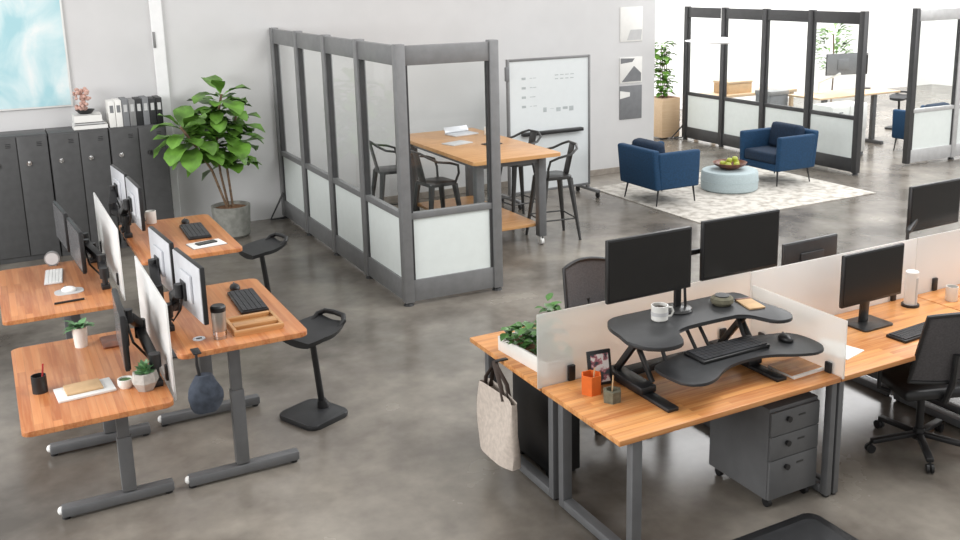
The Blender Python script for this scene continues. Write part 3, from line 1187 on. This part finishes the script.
mug('white cup on the notebook desk behind the silver monitors', (1.16, 8.62, .89), 2.2, .042, .11)
t = thing('notebook', 'open white notebook by the black phone on the notebook desk', 'notebook', (1.42, 7.66, .89), R(8))
MB().box(-.13, .13, -.09, .09, 0, .008, .002).build('pages', 'paper', t)
MB().box(-.135, .135, -.095, .095, 0, .002).build('cover', 'grey', t)
t = thing('phone', 'black phone lying on the white notebook', 'phone', (1.42, 7.67, .898), R(15))
MB().prism(rrect(-.08, .08, -.038, .038, .01), 0, .008, .002).build('body', 'black', t)
MB().prism(rrect(-.076, .076, -.035, .035, .008), .008, .0085).build('glass', 'screen', t)

t = thing('tablet_stand', 'clear tray with beige notebook on the succulent desk', 'tray', (.32, 5.68, .66), R(4))
MB().box(-.15, .15, -.10, .10, 0, .014, .003).build('tray', 'white', t)
MB().box(-.10, .09, -.06, .09, .015, .027, .003).build('notebook_insert', 'kraft', t)
t = thing('candle', 'small white candle cup with dark wick top beside the succulent', 'candle', (.53, 5.62, .66))
MB().lathe([(0, 0), (.034, 0), (.043, .02), (.043, .052), (.036, .052), (.035, .04), (0, .04)], 24).build('cup', 'ceram', t)
MB().lathe([(0, .046), (.034, .044)], 20).build('wax', 'leafd', t)


def succulent(label, loc, s=1):
    t = thing('potted_succulent', label, 'plant', loc)
    MB().lathe([(0, 0), (.045 * s, 0), (.072 * s, .05 * s), (.062 * s, .10 * s), (.052 * s, .10 * s), (.05 * s, .085 * s), (0, .085 * s)], 7).build('pot', 'potl', t, smooth=False)
    b = MB()
    for ring, n, el in ((0, 9, .15), (1, 8, .55), (2, 6, 1.0)):
        for k in range(n):
            a = 2 * PI * k / n + ring * .4
            d = (math.cos(a) * math.cos(el), math.sin(a) * math.cos(el), math.sin(el))
            b.leaf((0, 0, (.09 + ring * .008) * s), d, .062 * s, .034 * s, -.3, 4, False)
    b.build('rosette', 'leafs', t)


succulent('green succulent in a faceted concrete pot at the desk corner', (.625, 5.53, .66), 1.05)
t = thing('potted_plant', 'small leafy plant in white pot at the back of the succulent desk', 'plant', (.375, 6.45, .66))
MB().lathe([(0, 0), (.038, 0), (.046, .13), (.04, .13), (.038, .11), (0, .11)], 20).build('pot', 'ceram', t)
b = MB()
for k in range(16):
    a = rnd.uniform(0, 2 * PI)
    b.leaf((0, 0, .11), (math.cos(a), math.sin(a), rnd.uniform(.3, 1.6)), rnd.uniform(.08, .14), .045, 1.1, 4, False)
b.build('foliage', 'leafs', t)
tag(MB().prism(rrect(-.06, .06, -.11, .11, .01), 0, .012, .002).build('closed_notebook', 'bowl', loc=(.55, 6.42, .66)), 'dark red notebook lying by the white plant pot', 'notebook')
t = thing('pen_cup', 'dark cup with red pen at the open side of the succulent desk', 'cup', (.10, 5.80, .66))
MB().lathe([(0, 0), (.04, 0), (.04, .1), (.036, .1), (.036, .01), (0, .01)], 20).build('cup', 'black', t)
MB().cyl((.01, 0, .012), (.03, .01, .16), .005, n=8).build('pen', 'red', t)

mouse('white mouse on the low desk near the lockers', (.41, 7.72, .664), R(70), 'white')
tag(MB().prism(rrect(-.10, .10, -.08, .08, .06), 0, .004).build('mouse_pad', 'pgrey', loc=(.41, 7.72, .656)), 'round grey mat under the white mouse', 'mouse pad').location.z = .66

tag(MB().cyl((-.10, 0, .008), (.10, .012, .008), .008, n=10).build('pen', 'black', loc=(.39, 7.44, .66)), 'thick black pen lying in front of the white mouse', 'pen')
t = thing('keyboard', 'pale grey keyboard under the glare-grey monitors of the low desk', 'keyboard', (.34, 8.18, .66), R(85))
MB().box(-.2, .2, -.065, .065, 0, .012, .004).build('case', 'pgrey', t)
b = MB()
for r_ in range(5):
    for c in range(14):
        b.box(-.192 + c * .0275, -.192 + c * .0275 + .024, -.058 + r_ * .0235, -.058 + r_ * .0235 + .020, .012, .016)
b.build('keys', 'white', t)
t = thing('desk_clock', 'round grey clock standing on the low desk near the lockers', 'clock', (.36, 8.55, .66), R(-15))
MB().cyl((0, -.015, .06), (0, .015, .06), .06, n=24).build('case', 'lsteel', t)
MB().cyl((0, -.017, .06), (0, -.014, .06), .05, n=24).build('dial', 'pgrey', t)
MB().box(-.03, .03, -.015, .015, 0, .012).build('foot', 'lsteel', t)

# perch stools
ps = perch_stool()
ps.location = (1.73, 6.07, 0)
ps.rotation_euler = (0, 0, R(24))
ps['label'] = 'black perch stool with handle in the open floor beside the tumbler desk'
ps['group'] = 'black perch stools'
dup(ps, (1.98, 8.35, 0), R(14), 'black perch stool tucked at the notebook desk in front of the partition', 'black perch stools')
dup(ps, (15.0, 12.4, 0), R(20), 'black perch stool at the far wooden desk behind the partitions', 'black perch stools')

# ------------------------------------------------------------------ right cluster desks


def loop_desk(label, x0, x1, y0, y1, group, legs=(.09, .005), wd='wood'):
    z = .73
    cx, cy = (x0 + x1) / 2, (y0 + y1) / 2
    t = thing('loop_leg_desk', label, 'desk', (cx, cy, 0), 0, group)
    a, b_ = (x1 - x0) / 2, (y1 - y0) / 2
    MB().box(-a, a, -b_, b_, z - .03, z, .004).build('tabletop', wd, t)
    for k in (0, 1):
        hw = .03 if legs[k] > .02 else .019
        x = (-a + legs[0] + hw, a - legs[1] - hw)[k]
        b = MB()
        ya, yb = -b_ + .045, b_ - .045
        b.box(x - hw, x + hw, ya - .025, ya + .025, .012, z - .03, .004)
        b.box(x - hw, x + hw, yb - .025, yb + .025, .012, z - .03, .004)
        b.box(x - hw, x + hw, ya + .025, yb - .025, .012, .062, .004)
        b.box(x - hw, x + hw, ya + .025, yb - .025, z - .075, z - .03, .004)
        lf = b.build('loop_leg', 'steel', t)
        for y in (ya, yb):
            MB().cyl((x, y, 0), (x, y, .014), .02, n=10).build('glide', 'black', lf)
    b = MB()
    b.box(-a + .15, a - .1, b_ - .16, b_ - .12, z - .075, z - .03)
    b.build('cross_bar', 'steel', t)
    return t


g = 'butcher block desks on loop legs'
loop_desk('wooden desk carrying the black desk converter and twin monitors', 2.47, 3.945, 3.515, 4.252, g)
loop_desk('wooden desk behind the frosted screen, with planter box and hung tote bag', 2.47, 3.945, 4.268, 5.13, g)
loop_desk('wooden desk with single monitor on stand and flat keyboard', 3.952, 5.42, 3.515, 4.252, g, (.005, .09))
loop_desk('wooden desk across the frosted screen from the single stand monitor', 3.952, 5.42, 4.268, 5.13, g, (.005, .09))
loop_desk('wooden desk past the clear tower, farther along the front row', 5.43, 6.9, 3.515, 4.252, g, (.005, .09))
loop_desk('wooden desk under the arm-held monitor, far end of the back row', 5.43, 6.9, 4.268, 5.13, g, (.005, .09))
g = 'frosted screens on the loop leg desks'
divider('frosted screen between converter desk and planter desk', 2.45, 3.945, 4.255, 4.265, .722, 1.145, 'frost', g, .73, 'x')
divider('frosted screen behind the single stand monitor', 3.949, 5.425, 4.255, 4.265, .722, 1.135, 'lit_frost', g, .73, 'x')
divider('frosted screen at the far end of the row, past the clear tower', 5.429, 6.88, 4.255, 4.265, .722, 1.135, 'lit_frost', g, .73, 'x')
divider('frosted cross screen between converter desk and single monitor desk', 3.942, 3.954, 3.50, 4.24, .722, 1.06, 'frost', g, .70, 'y')


# converter
def converter():
    z = .73
    t = thing('desk_converter', 'black two-tier standing desk converter with keyboard tray', 'desk converter', (3.28, 4.0, z))
    X = lambda x: x - 3.28
    Y = lambda y: y - 4.0
    zs = .32
    out = [(2.80, 4.00), (2.78, 3.86), (2.84, 3.75), (2.93, 3.715), (3.02, 3.735), (3.06, 3.80), (3.10, 3.875), (3.19, 3.91), (3.50, 3.91), (3.585, 3.88),
           (3.62, 3.80), (3.66, 3.725), (3.74, 3.71), (3.80, 3.76), (3.815, 3.86), (3.80, 4.0), (3.80, 4.18), (3.77, 4.225), (3.70, 4.236), (3.58, 4.236), (3.10, 4.236), (2.98, 4.236), (2.88, 4.215), (2.82, 4.12)]
    MB().prism(smooth_loop([(X(a), Y(b)) for a, b in out[::-1]]), zs - .022, zs, .005).build('top_shelf', 'soft', t)
    zt = .155
    tr = [(2.93, 3.86), (2.92, 3.70), (2.95, 3.60), (3.03, 3.565), (3.12, 3.585), (3.22, 3.645), (3.34, 3.685), (3.50, 3.69), (3.60, 3.665), (3.70, 3.61), (3.80, 3.575),
          (3.88, 3.59), (3.925, 3.67), (3.925, 3.80), (3.88, 3.885), (3.78, 3.91), (3.66, 3.945), (3.25, 3.955), (3.05, 3.91)]
    MB().prism(smooth_loop([(X(a), Y(b)) for a, b in tr[::-1]]), zt - .016, zt, .004).build('keyboard_tray', 'soft', t)
    for x in (2.89, 3.63):
        b = MB()
        b.box(X(x) - .035, X(x) + .035, Y(3.64), Y(4.20), 0, .022, .006)
        b.box(X(x) - .05, X(x) + .05, Y(3.85), Y(4.20), .02, .06, .008)
        f = b.build('foot', 'black', t)
        b = MB()
        b.bar((X(x), Y(4.15), .05), (X(x), Y(3.95), zs - .03), .03, .035, .005)
        b.build('lift_arm', 'black', t)
        b = MB()
        b.bar((X(x + .06), Y(3.90), .05), (X(x + .06), Y(4.10), zs - .03), .022, .03, .005)
        b.build('lift_arm', 'gun', t)
    MB().box(X(2.92), X(3.60), Y(4.10), Y(4.17), .012, .05, .005).build('base_bar', 'black', t)
    for x in (3.27, 3.36):
        b = MB()
        b.bar((X(x), Y(3.92), zt - .01), (X(x - .02), Y(4.03), zs - .02), .02, .012, .003)
        b.build('tray_strut', 'black', t)
    for x in (3.60, 3.04):
        MB().bar((X(x), Y(3.90), zt - .01), (X(x), Y(4.0), zs - .02), .02, .014, .003).build('tray_strut', 'black', t)


converter()
zs = 1.05
t = thing('twin_monitor_stand', 'black twin monitor stand with round foot on the converter shelf', 'monitor stand', (3.30, 4.145, zs))
b = MB()
b.lathe([(0, 0), (.085, 0), (.088, .006), (.08, .018), (.03, .026), (0, .026)], 28)
b.build('foot', 'gun', t)
MB().box(-.02, .02, -.012, .012, .02, .36, .004).build('pole', 'black', t)
b = MB()
b.box(-.30, .44, -.026, -.008, .315, .345, .004)
b.build('crossbar', 'black', t)
for x in (-.25, .39):
    MB().box(x - .05, x + .05, -.034, -.024, .27, .39, .004).build('mount_plate', 'black', t)
for k in range(2):
    MB().tube([(.03 + .012 * k, 0, .30), (.045 + .01 * k, .0, .15), (.03 + .01 * k, -.03, .02)], .004, 6).build('cable', 'black', t)
monitor('black monitor on the twin stand, over the white mug', .565, .35, (3.05, 4.070, 1.20), R(.5), group='black monitors on the twin stand')
monitor('black monitor on the twin stand, over the round bowl', .565, .345, (3.69, 4.070, 1.22), R(-.5), group='black monitors on the twin stand')
mug('white mug with a dark band on the converter shelf', (3.12, 4.07, zs), R(-20), .047, .085, 'ceram', 'pgrey')
t = thing('pebble_bowl', 'round dark olive lidded bowl on the converter shelf', 'bowl', (3.58, 4.09, zs))
MB().lathe([(0, 0), (.05, 0), (.066, .018), (.064, .04), (.05, .05), (0, .052)], 24).build('bowl', 'olive', t)
MB().lathe([(.040, .050), (.043, .056), (.02, .058), (0, .058)], 24).build('lid', 'soft', t)
t = thing('memo_pad', 'kraft memo pad at the lobe of the converter shelf', 'notepad', (3.71, 4.0, zs), R(-12))
MB().box(-.05, .05, -.085, .085, 0, .01, .002).build('sheets', 'kraft', t)
MB().box(-.05, .05, .07, .087, .0, .013, .002).build('binding', 'bowl', t)
keyboard('black keyboard on the converter tray', (3.41, 3.84, .885), R(1), .47, .17)
mouse('black mouse on the converter tray wing', (3.79, 3.79, .885), R(-5), 'black')

# things on the converter desk
t = thing('notebook', 'white-edged notebook with wooden cover flat on the converter desk', 'notebook', (3.81, 3.72, .73), R(2))
MB().box(-.115, .115, -.095, .10, .003, .018).build('pages', 'paper', t)
b = MB()
b.box(-.117, .117, -.10, .102, 0, .003).box(-.117, .117, -.08, .102, .018, .021)
b.build('cover', 'wood', t)
tag(MB().box(-.13, .13, -.09, .09, 0, .004).build('paper_sheets', 'paper', loc=(3.45, 4.10, .73)), 'white paper sheets lying under the raised converter', 'paper')
t = thing('pencil_cup', 'orange felt pencil cup by the frosted screen', 'cup', (2.665, 4.06, .73))
MB().lathe([(0, 0), (.058, 0), (.058, .105), (.05, .105), (.05, .01), (0, .01)], 6).build('cup', 'orange', t, smooth=False)
MB().cyl((.01, .0, .02), (.03, .012, .13), .004, n=6).build('pencil', 'kraft', t)
t = thing('photo_frame', 'black photo frame leaning by the orange cup', 'photo frame', (2.765, 4.13, .73), R(-8))
rot = Matrix.Rotation(R(-12), 3, 'X')
MB().box(-.07, .07, -.008, .008, .0, .19, .004, rot).build('frame', 'black', t)
MB().box(-.052, .052, -.0115, -.0085, .018, .172, 0, rot).build('picture', 'photo', t)
MB().bar((0, .06, .0), (0, .022, .13), .03, .004).build('prop', 'black', t)
t = thing('pen_pot', 'hexagonal olive concrete pen pot with dark hollow', 'pot', (2.70, 3.915, .73))
MB().lathe([(0, 0), (.05, 0), (.052, .062), (.034, .066), (.033, .03), (0, .03)], 6).build('pot', 'olive', t, smooth=False)
MB().lathe([(0, .035), (.032, .035)], 6).build('hollow', 'black', t, smooth=False)
MB().cyl((.0, .0, .036), (.02, .02, .13), .004, n=6).build('pencil', 'kraft', t)
# planter behind the frosted screen
t = thing('planter_box', 'low white planter box of leafy plants behind the frosted screen', 'planter', (2.63, 4.60, .73), R(4))
b = MB()
b.box(-.09, .09, -.26, -.245, 0, .09, .003).box(-.09, .09, .245, .26, 0, .09, .003).box(-.09, -.075, -.245, .245, 0, .09, .003).box(.075, .09, -.245, .245, 0, .09, .003).box(-.075, .075, -.245, .245, 0, .01)
b.build('box', 'ceram', t)
MB().box(-.075, .075, -.245, .245, .06, .075).build('soil', 'soil', t)
b = MB()
r = random.Random(11)
for k in range(150):
    y = r.uniform(-.24, .24)
    big = y < .05
    h = .08 + r.uniform(0, .30 if y < -.08 else (.16 if big else .06))
    a = r.uniform(0, 2 * PI)
    ln = r.uniform(.05, .09)
    b.leaf((r.uniform(-.07, .07), y, h), (math.cos(a), math.sin(a), r.uniform(-.2, 1)), ln, ln * .6, .9, 4, False)
b.build('foliage', 'leafd', t)
# tote bag
t = thing('tote_bag', 'beige canvas tote bag with dark handles hung on the desk end', 'bag', (2.42, 4.66, .16))
b = MB()


def tote(u, v):
    a = 2 * PI * u
    c, s = math.cos(a), math.sin(a)
    sg = lambda q: (1 if q >= 0 else -1) * abs(q) ** .45
    w = .205 + .015 * math.sin(PI * v)
    dp = .045 - .02 * v + .012 * math.sin(3 * a + 5 * v)
    sag = .03 * (c * c) * v
    return (dp * sg(s) * 1.0 - .01, w * sg(c), .43 * v - sag + (0 if v > 0 else 0))


b.grid(tote, 32, 8)
bmesh.ops.remove_doubles(b.bm, verts=b.bm.verts[:], dist=.0005)
lo = [e for e in b.bm.edges if e.is_boundary and e.verts[0].co.z < .05 and e.verts[1].co.z < .05]
bmesh.ops.holes_fill(b.bm, edges=lo)
bo = b.build('bag_body', 'canvas', t)
for dx in (-.028, .012):
    MB().tube([(dx, .12, .39), (dx, .10, .47), (.0 + dx * .3, .05, .545), (dx * .2, .04, .575), (dx * .3, .02, .545), (dx, -.08, .47), (dx, -.11, .39)], .006, 8, .014).build('handle', 'strap', t)
t = thing('desk_hook', 'small black hook on the desk end holding the tote bag', 'hook', (2.44, 4.70, .73))
MB().box(-.02, .06, -.015, .015, 0, .008, .002).build('plate', 'black', t)
MB().tube([(-.015, 0, .004), (-.035, 0, -.01), (-.035, 0, -.03), (-.022, 0, -.036), (-.012, 0, -.03)], .005, 8).build('hook_wire', 'black', t)

# pedestals


def pedestal(label, loc, mt, w=.36, d=.50, h=.60, face=-1, group=None):
    t = thing('pedestal', label, 'drawer cabinet', loc, 0 if face < 0 else PI, group)
    MB().box(-w / 2, w / 2, -d / 2 + .018, d / 2, .06, h, .005).build('body', mt, t)
    z = .065
    for k, dh in enumerate((.235, .142, .142)):
        dr = MB().box(-w / 2 + .002, w / 2 - .002, -d / 2, -d / 2 + .018, z, z + dh - .004, .003).build('drawer', mt, t)
        MB().cyl((-w / 2 + .12, -d / 2 - .02, z + dh - .055), (-w / 2 + .12, -d / 2, z + dh - .055), .017, .013, 14).build('knob', 'black', dr)
        MB().box(-.0 + .02, .07, -d / 2 - .002, -d / 2, z + dh - .058, z + dh - .048).build('label_slot', 'gun', dr)
        z += dh
    for sx in (-1, 1):
        for sy in (-1, 1):
            x, y = sx * (w / 2 - .04), sy * (d / 2 - .05)
            b = MB()
            b.cyl((x - .012, y, .027), (x + .012, y, .027), .027, n=14)
            b.box(x - .018, x + .018, y - .018, y + .018, .035, .062, .003)
            b.build('caster', 'black', t)
            MB().cyl((x + .0125, y, .027), (x + .016, y, .027), .012, n=10).build('caster_hub', 'chrome', t)
    return t


pedestal('slate three-drawer cabinet on casters under the converter desk', (3.70, 3.845, 0), 'cabinet')
t = thing('computer_tower', 'black computer tower on the floor under the planter desk, behind the tote bag', 'computer', (2.77, 4.72, 0))
MB().box(-.10, .10, -.23, .23, .03, .56, .008).build('case', 'black', t)
MB().box(-.095, .095, .23, .245, .04, .55, .006).build('front_panel', 'soft', t)
for sy in (-.17, .17):
    MB().box(-.09, .09, sy - .02, sy + .02, 0, .03).build('foot', 'black', t)

# single monitor desk
t = monitor('black monitor on a square stand with flat base', .54, .335, (4.715, 4.0, .73), R(1), stand=.16)
tag(MB().box(-.10, .10, -.14, .14, 0, .005).build('paper_sheet', 'paper', loc=(4.22, 3.83, .73)), 'white paper sheet lying beside the frosted cross screen', 'paper').rotation_euler = (0, 0, .25)
keyboard('black flat keyboard on the single monitor desk', (4.86, 3.755, .73), R(4), .44, .14)
t = thing('water_bottle', 'tall clear tower bottle with black foot on the single monitor desk', 'bottle', (5.23, 4.12, .73))
MB().lathe([(0, 0), (.058, 0), (.058, .015), (0, .015)], 24).build('foot', 'black', t)
MB().lathe([(.042, .015), (.042, .235), (.038, .24), (.0, .24)], 24).build('tower', 'white', t)
MB().box(-.008, .008, -.045, -.041, .02, .2).build('level_strip', 'pgrey', t)
mug('small pale cup past the clear tower', (5.55, 4.05, .73), .4, .04, .1)
mn = monitor('black arm-held monitor over the far end of the frosted screens', .545, .325, (5.77, 4.40, 1.13), R(2))
inv = (Matrix.Translation(mn.location) @ Matrix.Rotation(mn.rotation_euler.z, 4, 'Z')).inverted()
t = MB().cyl((0, 0, .02), (0, 0, .43), .012, n=12).build('pole', 'gun', mn)
t.matrix_basis = inv @ Matrix.Translation((5.455, 4.36, .73))
MB().box(-.03, .03, -.03, .03, 0, .02, .003).build('clamp', 'black', t)
MB().box(-.02, .02, -.025, .025, .16, .30, .006).build('cable_box', 'black', t)
MB().bar((0, 0, .42), (.26, .09, .55), .035, .03, .008).build('link', 'black', t)
MB().box(.22, .32, .083, .097, .50, .60, .004).build('head', 'black', t)
monitor('dark monitor facing away across the frosted screen, top showing above it', .52, .33, (4.88, 4.70, .73), PI + R(2), stand=.05, body='soft')

# task chairs


def task_chair():
    """faces +x"""
    t = thing('task_chair', 'x', 'chair')
    for k in range(5):
        a = 2 * PI * k / 5 + .3
        c, s = math.cos(a), math.sin(a)
        b = MB().bar((c * .03, s * .03, .10), (c * .31, s * .31, .075), .045, .03, .008)
        lg = b.build('base_leg', 'black', t)
        b = MB()
        px, py = c * .315, s * .315
        for o in (-.013, .013):
            b.cyl((px - s * (o - .008), py + c * (o - .008), .028), (px - s * (o + .008), py + c * (o + .008), .028), .028, n=12)
        b.cyl((px, py, .03), (px, py, .07), .008, n=8)
        b.build('caster', 'black', lg)
    b = MB()
    b.cyl((0, 0, .07), (0, 0, .14), .04, .032, 14).cyl((0, 0, .12), (0, 0, .40), .024, n=14).box(-.11, .09, -.08, .08, .38, .42, .01)
    b.build('gas_column', 'black', t)
    b = MB().box(-.23, .24, -.245, .245, .42, .49, .03, seg=3)
    b.build('seat', 'black', t)

    def back(u, v, dz=0):
        y = (u - .5) * 2 * (.225 - .03 * v)
        x = -.24 - .10 * v + .05 * math.cos((u - .5) * PI) * -1 + .03
        return (x + dz, y, .55 + .43 * v + .025 * math.sin(PI * u) * v)
    MB().grid(back, 12, 8).build('mesh_back', 'mesh', t)
    b = MB()
    ring = [back(i / 12, 0) for i in range(13)] + [back(1, j / 8) for j in range(1, 9)] + [back(1 - i / 12, 1) for i in range(1, 13)] + [back(0, 1 - j / 8) for j in range(1, 8)]
    b.tube(ring + ring[:1], .013, 8)
    b.build('back_frame', 'black', t)
    b = MB()
    b.tube([(-.06, 0, .40), (-.24, 0, .42), (-.30, 0, .56), (-.315, 0, .74)], .02, 8)
    b.build('back_spine', 'black', t)
    for s in (-1, 1):
        b = MB()
        b.tube([(-.02, s * .23, .41), (-.02, s * .30, .44), (-.02, s * .30, .64)], .014, 8)
        b.box(-.13, .12, s * .30 - .035, s * .30 + .035, .64, .665, .01)
        b.build('armrest', 'black', t)
    return t


tc = task_chair()
tc.location = (4.84, 3.68, 0)
tc.rotation_euler = (0, 0, R(70))
tc['label'] = 'black mesh task chair seen from behind, pulled up to the single monitor desk'
tc['group'] = 'black mesh task chairs'
dup(tc, (3.50, 5.05, 0), R(-88), 'black mesh task chair facing us behind the twin monitors', 'black mesh task chairs')

t = thing('floor_mat', 'black rounded standing mat on the floor before the slate drawers', 'mat', (3.33, 3.14, 0))
MB().prism(rrect(-.40, .385, -.30, .325, .06), 0, .018, .006).build('pad', 'black', t)
MB().prism(rrect(-.35, .335, -.25, .275, .05), .0175, .021, .002).build('top_panel', 'soft', t)

# ------------------------------------------------------------------ far office furniture
t = thing('standing_desk', 'far wooden standing desk behind the dark partition', 'desk', (12.85, 11.75, 0))
MB().box(-.95, .95, -.36, .36, .87, .90, .004).build('tabletop', 'pale', t)
for x in (-.6, .58):
    lg = MB().box(x - .04, x + .04, -.16, -.09, .06, .87, .004).build('leg', 'steel', t)
    MB().box(x - .035, x + .035, -.36, .32, .0, .06, .008).build('foot', 'steel', lg)
t = thing('low_cabinet', 'white drawer cabinet in front of the far wooden desk, seen through the last pane', 'cabinet', (12.05, 11.1, 0))
MB().box(-.4, .4, -.2, .2, .05, .84, .006).build('body', 'white', t)
for k in range(2):
    d = MB().box(-.39 + k * .4, -.01 + k * .4, -.215, -.2, .42, .82, .004).build('drawer', 'white', t)
    MB().box(-.24 + k * .4, -.16 + k * .4, -.225, -.215, .72, .735).build('handle', 'grey', d)
MB().box(-.38, .38, -.19, .19, 0, .05).build('plinth', 'grey', t)
mn = monitor('dark grey monitor seen from behind on the far desk', .64, .36, (12.78, 11.78, 1.20), R(170), body='grey')
inv = (Matrix.Translation(mn.location) @ Matrix.Rotation(mn.rotation_euler.z, 4, 'Z')).inverted()
t = MB().bar((0, 0, .18), (.28, -.2, .33), .05, .04, .012).build('arm', 'white', mn, label='white monitor arm')
t.matrix_basis = inv @ Matrix.Translation((12.45, 11.95, .90))
MB().box(-.05, .05, -.05, .05, 0, .02, .004).build('clamp', 'white', t)
MB().cyl((0, 0, .02), (0, 0, .2), .018, n=12).build('pole', 'white', t)
t = thing('potted_plant', 'bushy green plant in white pot behind the far desk monitor', 'plant', (13.60, 12.75, 0))
MB().lathe([(0, 0), (.16, 0), (.2, .5), (.18, .5), (.17, .46), (0, .46)], 24).build('pot', 'white', t)
b = MB()
b.tube([(0, 0, .46), (.03, 0, 1.1), (-.02, 0, 1.8)], .014, 6)
b.build('stem', 'bark', t)
b = MB()
r = random.Random(8)
for k in range(110):
    h = r.uniform(1.15, 1.95)
    a = r.uniform(0, 2 * PI)
    q = .22 * math.sin(PI * (h - 1.05) / 1.0)
    b.leaf((q * math.cos(a), q * math.sin(a), h), (math.cos(a), math.sin(a), r.uniform(0, 1)), r.uniform(.14, .24), .09, .9, 4)
b.build('foliage', 'leaf', t)
monitor('thin black monitor seen edge-on at the end of the far wooden desk', .5, .33, (13.62, 11.98, .90), R(41), stand=.27)
t = thing('side_table', 'long pale wooden table seen through the middle panes', 'table', (12.3, 13.6, 0))
MB().box(-1.0, 1.0, -.3, .3, .74, .79, .006).build('tabletop', 'pale', t)
for sx in (-1, 1):
    for sy in (-1, 1):
        MB().box(sx * .92 - .03, sx * .92 + .03, sy * .24 - .03, sy * .24 + .03, 0, .74).build('leg', 'pale', t)
t = thing('storage_box', 'kraft storage box on the long pale table behind the partition', 'box', (12.0, 13.6, .79))
MB().box(-.28, .28, -.2, .2, 0, .18, .01).build('carton', 'kraft', t)
MB().box(-.29, .29, -.21, .21, .18, .22, .008).build('lid', 'pale', t)
t = thing('storage_box', 'grey storage box on the floor behind the partition, beside the white cabinet', 'box', (11.72, 12.3, 0))
MB().box(-.2, .2, -.18, .18, 0, .90, .01).build('carton', 'grey', t)
MB().box(-.21, .21, -.19, .19, .90, .97, .008).build('lid', 'lsteel', t)
